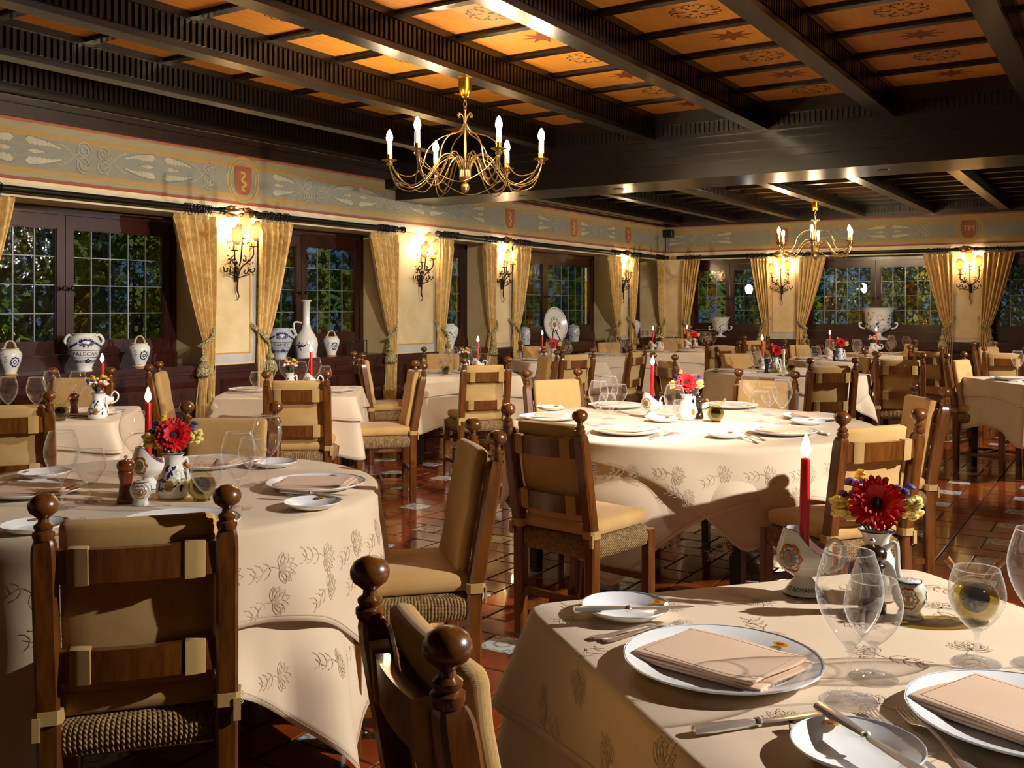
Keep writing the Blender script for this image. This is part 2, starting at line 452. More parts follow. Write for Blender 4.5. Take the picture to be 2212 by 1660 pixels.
def m_shade():
    t = NT('parchment_shade'); t.set(Base_Color=lin('#ead9b0'), Roughness=.6)
    tl = t.new('BsdfTranslucent'); tl.inputs[0].default_value = lin('#f3dfae')
    m = t.new('MixShader'); m.inputs[0].default_value = .5; t.link(t.b.outputs[0], m.inputs[1]); t.link(tl.outputs[0], m.inputs[2])
    t.link(m.outputs[0], t.out.inputs[0]); return t.m
M['shade'] = m_shade()
# ================================================================ the room
XW, YB, XR, YF = -6.53, 15.05, 5.2, -4.5
SZ, WH, FB, FT = .884, 2.12, 2.245, 2.67
GY0, GY1, GZ = 8.03, 8.70, 2.47
BZ, BZ2, PZ, PZ2 = 2.81, 2.69, 3.02, 2.87
DEP = .5
def struct(o, label=None): return tag(o, label, None, None, 'structure')
# ---- floor: windmill pattern, one white tile and four terracotta bricks in every half metre
fl = MB(); fl.bb(-7.3, XR, YF, YB+.6, -.12, -.004)
floor = struct(fl.build('floor', M['grout'], None, False), 'glossy terracotta brick floor with small white painted tile insets')
U = PITCH/3; GR = .004
def tilemesh(w, h, m, name):
    b = MB(); x, y = w/2-GR, h/2-GR; e = .003
    b.rings([[(sx*x, sy*y, -.006) for sx, sy in ((-1, -1), (1, -1), (1, 1), (-1, 1))], [(sx*x, sy*y, -e) for sx, sy in ((-1, -1), (1, -1), (1, 1), (-1, 1))],
             [(sx*(x-e), sy*(y-e), 0) for sx, sy in ((-1, -1), (1, -1), (1, 1), (-1, 1))]], True)
    return b
TB, TB2, TBW = tilemesh(2*U, U, 0, 'a'), tilemesh(U, 2*U, 0, 'b'), tilemesh(U, U, 0, 'c')
ME = {'h': TB.mesh('brick_tile', M['tile'], False), 'v': TB2.mesh('brick_tile', M['tile'], False), 'w': TBW.mesh('painted_tile', M['whitetile'], False)}
tl = []
nx0, nx1 = int((-7.2-WT0.x)/PITCH)-1, int((XR-WT0.x)/PITCH)+1
ny0, ny1 = int((YF-WT0.y)/PITCH)-1, int((YB+.5-WT0.y)/PITCH)+1
for i in range(nx0, nx1):
    for j in range(ny0, ny1):
        cx, cy = WT0.x+i*PITCH, WT0.y+j*PITCH
        for k, dx, dy in (('w', 0, 0), ('h', -.5*U, U), ('v', U, .5*U), ('h', .5*U, -U), ('v', -U, -.5*U)):
            x, y = cx+dx, cy+dy
            if x < -7.2 or x > XR or y < YF or y > YB+.4: continue
            la, d = x*CS+y*SN, -x*SN+y*CS
            vis = d > 2.75 and abs(la/d*F) < 1140
            tl.append((0 if vis else 1, d, k, x, y))
tl.sort()
rest = {'t': MB(), 'w': MB()}
cnt = {'h': 0, 'v': 0, 'w': 0}
for n, (vis, d, k, x, y) in enumerate(tl):
    if vis == 0 and cnt['h']+cnt['v'] < 290 and k != 'w' or (vis == 0 and k == 'w' and cnt['w'] < 110):
        mk('brick_tile' if k != 'w' else 'painted_tile', ME[k], floor, (x, y, random.uniform(-.0007, .0007))); cnt[k] += 1
    else:
        src = {'h': TB, 'v': TB2, 'w': TBW}[k]; rest['w' if k == 'w' else 't'].add(src.v, src.f, Matrix.Translation((x, y, 0)))
tag(rest['t'].build('brick_tiles_beyond', M['tile'], floor, False), None, None, None, 'stuff')
tag(rest['w'].build('painted_tiles_beyond', M['whitetile'], floor, False), None, None, None, 'stuff')

# ---- walls
# openings of the left wall, as Y ranges (from the pillars' edges in the photograph)
LW = [(3.5, 5.55), (onX(555, XW).y, onX(840, XW).y), (onX(946, XW).y, onX(1060, XW).y), (onX(1105, XW).y, onX(1328, XW).y), (onX(1357, XW).y, YB-.25)]
BW = [(onY(1482, YB).x, onY(1657, YB).x), (onY(1731, YB).x, onY(2052, YB).x), (onY(2127, YB).x, onY(2127, YB).x+2.2)]
w = MB()
ys = [YF]+[v for r in LW for v in r]+[YB+DEP]
for i in range(0, len(ys), 2): w.bb(XW-DEP, XW, ys[i], ys[i+1], 0, FB)
for a, b in LW:
    w.bb(XW-DEP, XW, a, b, 0, SZ-.03); w.bb(XW-DEP, XW, a, b, WH, FB)
w.bb(XW-DEP, XW, YF, YB+DEP, FB, 3.1)
wall_left = struct(w.build('wall_left', M['plaster'], None, False), 'cream plaster window wall with painted frieze on the left')
w = MB()
xs = [XW]+[v for r in BW for v in r]+[XR]
for i in range(0, len(xs), 2): w.bb(xs[i], xs[i+1], YB, YB+DEP, 0, FB)
for a, b in BW:
    w.bb(a, b, YB, YB+DEP, 0, SZ-.03); w.bb(a, b, YB, YB+DEP, WH, FB)
w.bb(XW, XR, YB, YB+DEP, FB, 3.1)
wall_back = struct(w.build('wall_back', M['plaster'], None, False), 'cream plaster end wall with painted frieze and windows')
struct(MB().bb(XR, XR+.2, YF, YB+DEP, 0, 3.1).build('wall_right', M['plaster'], None, False), 'plain cream plaster wall on the right')
struct(MB().bb(XW, XR, YF-.2, YF, 0, 3.1).build('wall_front', M['plaster'], None, False), 'plain cream plaster wall behind the viewer')
def LM(y, z=0, out=0): return Matrix.Translation((XW+out, y, z)) @ RZ(-PI/2)      # local x -> -Y, local y -> into the room
def BM(x, z=0, out=0): return Matrix.Translation((x, YB-out, z)) @ RZ(PI)
# wainscot: rails, stiles and raised panels
def wainscot(n, parent, mfun, a, b, sgn):
    t = empty('trim_%d' % n); struct(t, 'dark mahogany panelled wainscot along the %s wall' % ('left' if sgn > 0 else 'back'))
    MB().bb(min(a, b), max(a, b), 0, .03, .0, SZ-.03).build('backing', M['mahog'], t, False)
    m = MB(); m.bb(min(a, b), max(a, b), .0, .055, SZ-.045, SZ-.012); m.bb(min(a, b), max(a, b), .0, .045, SZ-.075, SZ-.045); m.build('cap_rail', M['mahog'], t, False)
    MB().bb(min(a, b), max(a, b), .0, .05, 0, .12).build('plinth', M['mahog'], t, False)
    x = min(a, b)+.1; L = .62; pm = {}
    while x+L < max(a, b):
        for z0, z1 in ((.18, .46), (.52, SZ-.13)):
            key = (z0, z1)
            if key not in pm:
                q = MB(); h = z1-z0
                q.rings([[(0, .03, 0), (L-.08, .03, 0), (L-.08, .03, h), (0, .03, h)], [(0, .042, 0), (L-.08, .042, 0), (L-.08, .042, h), (0, .042, h)],
                         [(.035, .036, .035), (L-.115, .036, .035), (L-.115, .036, h-.035), (.035, .036, h-.035)], [(.05, .05, .05), (L-.13, .05, .05), (L-.13, .05, h-.05), (.05, .05, h-.05)]], True)
                pm[key] = q.mesh('raised_panel', M['mahog'], False)
            mk('raised_panel', pm[key], t, (x, 0, z0))
        x += L
    return t
t = wainscot(1, wall_left, LM, -(YB-.03), 3.0, 1); t.matrix_world = LM(0)
t = wainscot(2, wall_back, BM, -XR+.05, -XW-.06, -1); t.matrix_world = BM(0)
# window sills, cornices, frieze
def ledge(name, m, dims, mat): return MB().bb(*dims).build(name, mat, m, False)
for a, b in LW: ledge('window_sill', wall_left, (XW-DEP, XW+.035, a+.004, b-.004, SZ-.03, SZ), M['mahog'])
for a, b in BW: ledge('window_sill', wall_back, (a+.004, b-.004, YB-.035, YB+DEP, SZ-.03, SZ), M['mahog'])
c = MB()
for i, (a, b) in enumerate(LW):
    c.bb(XW, XW+.035, a-.02, b+.02, 2.175, 2.215); c.bb(XW, XW+.02, a-.02, b+.02, WH, 2.135)
c.build('pale_cornice', M['cornice'], wall_left, False)
c = MB()
for a, b in BW:
    c.bb(a-.02, b+.02, YB-.035, YB, 2.175, 2.215); c.bb(a-.02, b+.02, YB-.02, YB, WH, 2.135)
c.build('pale_cornice', M['cornice'], wall_back, False)
o = MB().bb(0, .012, YF, YB-.012, 0, FT-FB).build('painted_frieze', M['frieze'], wall_left, False); o.location = (XW, 0, FB)
o = MB().bb(XW+.012, XR, -.012, 0, 0, FT-FB).build('painted_frieze', M['frieze'], wall_back, False); o.location = (0, YB, FB)
def leafpts(x, y, L, h, up):                # one acanthus leaf: thin stem end, bulbous toothed far end
    N = 16; top, bot = [], []
    for i in range(N+1):
        t = i/N; c = .25*h+.42*h*math.sin(PI/2*t)+.05*h*math.sin(2*PI*t); hw = h*(.05+.40*t**1.1*math.sqrt(max(0, 1-t**7)))
        top.append((x+L*t, y+up*(c+hw)))
        if 0 < i < N: bot.append((x+L*t, y+up*(c-hw*(.55 if i % 2 else 1.0))))
    return top, bot[::-1]
def scrollwork(parent, mp, u0, u1, skip, step=1.16):
    A, B, O = MB(), MB(), MB(); u = u0
    ml = lambda p, q: mp(p, q, .0135); md = lambda p, q: mp(p-.007, q-.006, .0128); mt = lambda p, q: mp(p, q, .0142)
    while u < u1-step*.5:
        for s in (-1, 1):
            if any(min(u, u+s*.52)-.2 < t < max(u, u+s*.52)+.2 for t in skip): continue
            for up in (-1, 1):
                cy = .2125+up*.052; P = spiral(u+s*.085, cy, .010, .066, PI*.2*s, PI*.2*s+(3.8*PI)*s*up)
                A.ribbon(P, .005, ml); B.ribbon(P, .007, md)
                P = [(u+s*(.04+.24*t), .2125+up*(.075*math.cos(t*PI))) for t in [i/12 for i in range(13)]]
                A.ribbon(P, .004, ml)
                top, bot = leafpts(u+s*.25, .2125+up*.012, s*.29, .092, up)
                A.poly(top+bot, ml); B.ribbon(top, .006, mt)
                for k in range(3, 12, 2): B.ribbon([top[k], ((top[k][0]+bot[len(bot)-k][0])/2, (top[k][1]+bot[len(bot)-k][1])/2)], .003, mt)
            q = [(u+s*(.37+.15*t), .2125+.016*math.sin(PI*t**1.8)) for t in [i/8 for i in range(9)]]+[(u+s*(.37+.15*t), .2125-.016*math.sin(PI*t**1.8)) for t in [i/8 for i in range(7, 0, -1)]]
            A.poly(q, ml); B.ribbon(q[:9], .004, mt); O.poly([(u+s*.45+.02*math.cos(t), .2125+.006*math.sin(t)) for t in [2*PI*i/8 for i in range(8)]], mt)
        u += step
    A.build('pale_scrolls', M['fline'], parent, False); B.build('dark_scrolls', M['fdark'], parent, False); O.build('ochre_buds', M['focre'], parent, False)
def shieldmark(parent, mp, u, letters=None):
    ring = MB()
    for r, w_ in ((.19, .012), (.155, .010)): ring.ribbon([(u+r*.92*math.cos(a), .2125+r*1.02*math.sin(a)) for a in [2*PI*i/40 for i in range(41)]], w_, lambda p, q: mp(p, q, .0145))
    ring.build('shield_ring', M['focre'], parent, False)
    sh = MB(); P = [(u-.095, .33), (u+.095, .33)]+[(u+.095*math.cos(a)**.6, .21-.125*math.sin(a)) for a in [PI/2*i/8 for i in range(0, 8)]]+[(u, .085)]+[(u-.095*math.cos(a)**.6, .21-.125*math.sin(a)) for a in [PI/2*i/8 for i in range(7, -1, -1)]]
    sh.poly(P, lambda p, q: mp(p, q, .016)); o = sh.build('shield', M['fred'], parent, False)
    if letters:
        vs, fs = text2d(letters, .11); sgn = 1 if mp(1, 0, 0).x > mp(0, 0, 0).x or mp(1, 0, 0).y > mp(0, 0, 0).y else -1
        MB().add([mp(u+p, .215+q, .018) for p, q in vs], fs).build('shield_letters', M['fline'], parent, False)
    else:
        b = MB(); b.ribbon(bez([(u-.03, .28), (u+.02, .26), (u-.02, .21), (u+.03, .18), (u-.02, .14), (u+.02, .12)], 20), .022, lambda p, q: mp(p, q, .018)); b.build('shield_lion', M['focre'], parent, False)
mpL = lambda u, v, o=0: Vector((XW+o, u, FB+v)); mpB = lambda u, v, o=0: Vector((u, YB-o, FB+v))
shL = [onX(523, XW).y, onX(1100, XW).y, onX(1238, XW).y, onX(1355, XW).y]; shB = [onY(2093, YB).x, onY(1690, YB).x]
scrollwork(wall_left, mpL, 2.2, YB, shL); scrollwork(wall_back, mpB, XW+.6, 1.5, shB)
for s in shL: shieldmark(wall_left, mpL, s)
for i, s in enumerate(shB): shieldmark(wall_back, mpB, s, 'TM' if i == 0 else None)
# painted frames on the pillars: grey border with an ochre line inside
def pframe(parent, mp, a, b):
    B, O = MB(), MB(); z0, z1, bw = SZ+.0, 2.235, .075
    for o_, m_, i0, i1 in ((B, .003, 0, bw), (O, .0035, bw, bw+.014)):
        if b-a < .5: i0, i1 = i0*.5, i1*.5
        for r in ((a+i0, b-i0, z0+i0, z0+i1), (a+i0, b-i0, z1-i1, z1-i0), (a+i0, a+i1, z0+i1, z1-i1), (b-i1, b-i0, z0+i1, z1-i1)):
            o_.add([mp(r[0], r[2], m_), mp(r[1], r[2], m_), mp(r[1], r[3], m_), mp(r[0], r[3], m_)], [(0, 1, 2, 3)])
    B.build('grey_border', M['border'], parent, False); O.build('ochre_border_line', M['oline'], parent, False)
PIL = [(LW[i][1], LW[i+1][0]) for i in range(4)]; PIB = [(BW[i][1], BW[i+1][0]) for i in range(2)]
for a, b in PIL: pframe(wall_left, lambda u, v, o: Vector((XW+o, u, v)), a, b)
for a, b in PIB: pframe(wall_back, lambda u, v, o: Vector((u, YB-o, v)), a, b)

# ---- ceiling
ce = MB(); ce.bb(XW-.3, XR+.2, YF-.2, GY0, 3.06, 3.16); ce.bb(XW-.3, XR+.2, GY0, YB+.5, 2.93, 3.16)
ceiling = struct(ce.build('ceiling', M['dark2'], None, False), 'dark beamed ceiling with orange painted coffers')
FX = [-.617-.988*k for k in range(6)]+[-.617+.988*k for k in range(1, 6)]
RX2 = [-1.505-.952*k for k in range(6)]+[-1.505+.952*k for k in range(1, 7)]
def beam(x, y0, y1, z, top, name='beam', side=(1, -1)):
    b = MB(); h = top-z
    b.bb(x-.062, x+.062, y0, y1, z, z+.035); b.bb(x-.052, x+.052, y0, y1, z+.035, top+.04)
    b.bb(x-.07, x+.07, y0, y1, top-.035, top+.02)
    o = b.build(name, M['dark'], ceiling, False)
    s = MB(); n = int((y1-y0)/.042)
    for i in range(n):
        y = y0+.021+i*.042
        for sg in side: s.bb(x+sg*.05, x+sg*.066, y-.011, y+.011, z+.045, top-.04)
    tag(s.build('dentil_row', M['dark2'], o, False), None, None, None, 'stuff'); return o
for x in FX: beam(x, YF, GY0, BZ, PZ)
for x in RX2:
    if x > XW+.1 and x < XR: beam(x, GY1, YB, BZ2, PZ2)
# wall beams and crown moulding
beam(XW+.16, YF, GY0, BZ, PZ, 'beam', (1,)); beam(XW+.16, GY1, YB, BZ2+.03, PZ2, 'beam', (1,))
cm = MB(); cm.bb(XW, XW+.05, YF, GY0, FT, FT+.085); cm.bb(XW, XW+.09, YF, GY0, FT+.085, FT+.13); cm.bb(XW, XW+.03, GY1, YB, FT, FT+.035); cm.bb(XW, XW+.1, YF, GY0, FT+.16, 3.06)
cm.bb(XW, XR, YB-.04, YB, FT, FT+.035); cm.bb(XW, XR, YB-.09, YB, FT+.03, 2.95)
cm.build('crown_moulding', M['crown'], ceiling, False)
def cells(xs): xs = sorted(xs); return [((xs[i]+xs[i+1])/2, xs[i+1]-xs[i]) for i in range(len(xs)-1)]
# motifs on the panels
def star_mesh():
    b = MB(); P = []
    for i in range(16):
        r = .13 if i % 2 == 0 else .055
        P.append((r*math.cos(i*PI/8), r*math.sin(i*PI/8), -.004))
    b.poly(P[::-1]); return b.mesh('painted_star', M['star'], False)
def rosette_mesh():
    b = MB(); mp = lambda x, y: Vector((x, y, -.004))
    b.poly([(.018*math.cos(-a), .018*math.sin(-a)) for a in [2*PI*i/10 for i in range(10)]], mp)
    for k in range(6):
        a = k*PI/3; ca, sa = math.cos(a), math.sin(a)
        for s in (-1, 1):
            P = [(p*ca-q*s*sa, p*sa+q*s*ca) for p, q in spiral(.105, .034, .010, .032, PI*.9, -PI*.7, 10)]
            b.ribbon(P if s > 0 else P[::-1], .010, mp)
        b.poly([(p*ca-q*sa, p*sa+q*ca) for p, q in ((.04, 0), (.06, -.008), (.085, 0), (.06, .008))], mp)
    return b.mesh('painted_rosette', M['rosette'], False)
STAR, ROS = star_mesh(), rosette_mesh()
pm = {}
def panel(cx, w_, cy, d_, z, k):
    key = (round(w_, 2), round(d_, 2))
    if key not in pm: pm[key] = MB().bb(-w_/2, w_/2, -d_/2, d_/2, -.003, .02).mesh('panel', M['orange'], False)
    o = mk('panel', pm[key], ceiling, (cx, cy, z))
    if k is not None:
        m = mk('painted_star' if k else 'painted_rosette', STAR if k else ROS, o, None, .15 if k else .2); m.scale = (1.15, 1.0, 1) if k else (1.1, 1, 1)
cb = MB(); ST = .589
for i, (cx, w_) in enumerate(cells(FX+[XW+.16])):
    if cx > 3.2: continue
    for j in range(11):
        y = 7.90-j*ST
        panel(cx, w_-.12, y-ST/2, ST-.07, PZ+.012, (i+j) % 2)
        if j > 0: cb.bb(cx-w_/2+.05, cx+w_/2-.05, y-.032, y+.032, PZ-.018, PZ+.03); cb.bb(cx-w_/2+.05, cx+w_/2-.05, y-.042, y+.042, PZ+.002, PZ+.03)
    cb.bb(cx-w_/2+.05, cx+w_/2-.05, 7.86, 8.0, PZ-.1, PZ+.03)
cb.build('cross_bars', M['dark'], ceiling, False)
cb = MB(); ST2 = .52
for i, (cx, w_) in enumerate(cells([x for x in RX2 if x > XW+.1 and x < 2.6]+[XW+.16])):
    if w_ < .25: continue
    for j in range(12):
        y = YB-.1-j*ST2
        panel(cx, w_-.12, y-ST2/2, ST2-.1, PZ2+.012, None)
        cb.bb(cx-w_/2+.05, cx+w_/2-.05, y-.05, y+.05, PZ2-.05, PZ2+.03)
cb.build('cross_bars', M['dark'], ceiling, False)
dn = MB()                                   # dentil rows along the girder and the back wall
x = XW+.3
while x < 3.3:
    dn.bb(x-.011, x+.011, GY0-.15, GY0-.135, BZ+.02, PZ-.07); dn.bb(x-.011, x+.011, YB-.105, YB-.09, BZ2+.05, PZ2-.03); x += .042
tag(dn.build('dentil_row', M['dark2'], ceiling, False), None, None, None, 'stuff')
g = MB(); g.bb(XW+.02, XR, GY0, GY1, GZ, 2.62); g.bb(XW+.02, XR, GY0-.035, GY1+.035, 2.60, 2.66); g.bb(XW+.02, XR, GY0-.06, GY1+.03, 2.66, 2.74)
g.bb(XW+.02, XR, GY0-.10, GY1+.03, 2.74, 2.80); g.bb(XW+.02, XR, GY0-.135, GY1+.02, 2.80, 2.83); g.bb(XW+.02, XR, GY0-.135, GY1, 2.83, 3.06)
g.build('girder', M['dark'], ceiling, False)

# ---- windows: dark casements with leaded coloured panes
def window(n, w_, Mx, cols, rows, label, pl, seed):
    rnd = random.Random(seed); t = empty('window_%d' % n); struct(t, label); h = WH-SZ; hw = w_/2
    f = MB(); f.bb(-hw, -hw+.05, -.04, .04, 0, h); f.bb(hw-.05, hw, -.04, .04, 0, h); f.bb(-hw, hw, -.04, .04, h-.06, h); f.bb(-hw, hw, -.04, .05, 0, .10)
    f.bb(-hw+.05, hw-.05, -.03, .062, .10, .115)
    f.build('frame', M['mahog'], t, False)
    for sg in (-1, 1):
        x0, x1 = (.003, hw-.05) if sg > 0 else (-hw+.05, -.003)
        z0, z1 = .118, h-.062; st = .065; s = MB()
        gx0, gx1, gz0, gz1 = x0+st, x1-st, z0+.095, z1-.10
        s.bb(x0, gx0, -.025, .03, z0, z1); s.bb(gx1, x1, -.025, .03, z0, z1); s.bb(gx0, gx1, -.025, .03, z0, gz0); s.bb(gx0, gx1, -.025, .03, gz1, z1)
        for q in (.008,): s.bb(gx0, gx0+q, .0, .02, gz0, gz1); s.bb(gx1-q, gx1, 0, .02, gz0, gz1); s.bb(gx0, gx1, 0, .02, gz0, gz0+q); s.bb(gx0, gx1, 0, .02, gz1-q, gz1)
        cs_ = s.build('casement', M['mahog'], t, False)
        cw, ch = (gx1-gx0)/cols, (gz1-gz0)/rows
        L = MB()
        for i in range(1, cols): L.bb(gx0+i*cw-.0045, gx0+i*cw+.0045, -.006, .008, gz0, gz1)
        for j in range(1, rows): L.bb(gx0, gx1, -.005, .007, gz0+j*ch-.0035, gz0+j*ch+.0035)
        L.build('lead_came', M['lead'], cs_, False)
        meshes = {}
        for i in range(cols):
            for j in range(rows):
                k = rnd.choices(range(6), pl)[0]
                if k not in meshes: meshes[k] = MB().bb(.002, cw-.002, -.002, .002, .002, ch-.002).mesh('pane', PANES[k], False)
                mk('pane', meshes[k], cs_, (gx0+i*cw, 0, gz0+j*ch))
        kn = MB(); kn.lathe([(.006, 0), (.006, .02), (.016, .028), (.019, .04), (.012, .05), (0, .052)], 14, T(x0+.033 if sg > 0 else x1-.033, .03, h*.5) @ RX(-PI/2)); kn.build('knob', M['black'], cs_)
    t.matrix_world = Mx
    return t
wins = [(0, 5, 4, 'dark casement window with coloured panes above the two-handled jar'), (1, 4, 4, 'dark casement window with leaded panes behind the tall white bottle'),
        (2, 2, 4, 'narrow casement window just beyond the plaster pillar'), (3, 6, 4, 'wide casement window behind the blue oval platter'), (4, 3, 4, 'casement window beside the far corner')]
for i, c_, r_, lb in wins:
    a, b = LW[i]; window(i+1, b-a-.01, LM((a+b)/2, SZ, -.38), c_, r_, lb, (4, 3, 4, 1.5, 2, .6), 11+i)
for i, (c_, lb) in enumerate(((3, 'casement window with amber panes behind the small urn'), (5, 'wide casement window behind the big painted urn'), (5, 'casement window at the right edge of the end wall'))):
    a, b = BW[i]; window(i+6, b-a-.01, BM((a+b)/2, SZ, -.22), c_, 4, lb, (5, 2, 2, 1.5, 4, 1.2), 31+i)

# ---- garden outside the glass
gr = MB(); gr.bb(-18, 10, -6, 26, -.5, -.35)
for q in (gr,): tag(q.build('garden_ground', M['soil'], None, False), 'dark soil of the garden outside the windows', 'ground', None, 'structure')
def shrub(seed, mat):
    rnd = random.Random(seed)
    def f():
        r = empty('garden_shrub'); b = MB()
        for i in range(1700):
            while True:
                p = Vector((rnd.uniform(-1, 1), rnd.uniform(-1, 1), rnd.uniform(-1, 1)))
                if .35 < p.length < 1: break
            c = Vector((p.x*.78, p.y*.66, 1.5+p.z*1.3)); a = rnd.uniform(0, 2*PI); e = rnd.uniform(-1, 1); s = rnd.uniform(.045, .10)
            Mx = Matrix.Translation(c) @ RZ(a) @ RX(e)
            b.add([(-s*.5, 0, 0), (0, -s, .01), (s*.5, 0, 0), (0, s*1.1, .01)], [(0, 1, 2, 3)], Mx)
        b.build('foliage', mat, r, False)
        t_ = MB()
        for k in range(5):
            a = k*1.26; t_.tube([(0, 0, -.38), (.1*math.cos(a), .1*math.sin(a), .5), (.45*math.cos(a), .4*math.sin(a), 1.6+.2*k)], [.05, .035, .012], 6)
        t_.build('branches', M['bark'], r); return r
    return f
rnd = random.Random(3); k = 0
sp = [(-8.5, 2.6), (-9.4, 3.9), (-8.6, 5.2), (-9.6, 6.2), (-8.7, 7.5), (-9.5, 8.8), (-8.8, 10.2), (-9.6, 11.6), (-8.9, 13.0), (-9.5, 14.6), (-7.2, 17.2), (-5.6, 17.9), (-4.5, 17.0), (-3.2, 17.8), (-1.9, 17.1), (-.4, 17.8), (-10.9, 3.2), (-11.1, 5.8), (-10.9, 8.1), (-11.2, 10.9), (-10.9, 13.6), (-6.4, 19.3), (-3.9, 19.5), (-1.4, 19.3), (-8.9, 16.3), (-8.2, 18.2), (-10.4, 16.4), (-9.9, 18.8)]
where = ['leftmost', 'second', 'third', 'fourth', 'fifth', 'sixth', 'seventh', 'eighth', 'ninth', 'tenth', 'corner', 'second from corner', 'third from corner', 'fourth from corner', 'fifth from corner', 'last', 'first rear', 'second rear', 'third rear', 'fourth rear', 'fifth rear', 'left rear', 'middle rear', 'right rear', 'near corner', 'far corner', 'near outer', 'far outer']
for (x, y), wd in zip(sp, where):
    kk = k % 3; place('shrub%d' % kk, shrub(50+kk, M['leafA'] if kk != 1 else M['leafB']), '%s leafy garden shrub seen through the %s windows' % (wd, 'left' if y < 16 else 'end wall'), 'shrub', (x, y, 0), rnd.uniform(0, 6), 'shrubs in the garden'); k += 1
def lantern():
    r = empty('garden_lantern'); MB().lathe([(.05, -.35), (.02, -.3), (.018, 1.55), (.05, 1.6)], 10).build('post', M['iron'], r)
    MB().lathe([(.03, 1.6), (.055, 1.63), (.065, 1.68), (.055, 1.73), (.02, 1.76), (0, 1.765)], 16).build('globe', M['lantern'], r); return r
for (x, y, lb) in ((-9.1, 4.75, 'left window'), (-9.2, 8.2, 'window with the tall bottle'), (-8.0, 12.3, 'window with the oval platter'), (-5.75, 16.9, 'window with the small urn'), (-3.9, 17.3, 'window with the big urn'), (-2.6, 17.0, 'right half of the big urn window')):
    place('lantern', lantern, 'glowing white garden lantern outside the %s' % lb, 'lantern', (x, y, 0), 0, 'garden lanterns')
def foliage_fill():  # lamps added out of sight below the sills to light the foliage
    r = empty('hidden_foliage_light'); MB().lathe([(.012, -.35), (.012, -.1), (.06, -.06), (.07, .0), (.06, .02)], 12).build('spike', M['iron'], r); MB().lathe([(.058, .018), (.04, .03), (0, .034)], 12).build('lamp_face', M['foliage_fill'], r); return r
for x, y, lb in ((-7.75, 3.4, 'left end of the first'), (-7.75, 5.0, 'right end of the first'), (-7.75, 7.2, 'second'), (-7.75, 9.6, 'narrow'), (-7.75, 11.8, 'oval platter'), (-7.75, 14.6, 'corner'), (-5.4, 16.2, 'small urn'), (-3.9, 16.2, 'left half of the big urn'), (-2.4, 16.2, 'right half of the big urn')):
    place('foliage_fill', foliage_fill, 'hidden light added for the foliage outside the %s window' % lb, 'lamp', (x, y, .05), 0, 'added foliage lights')
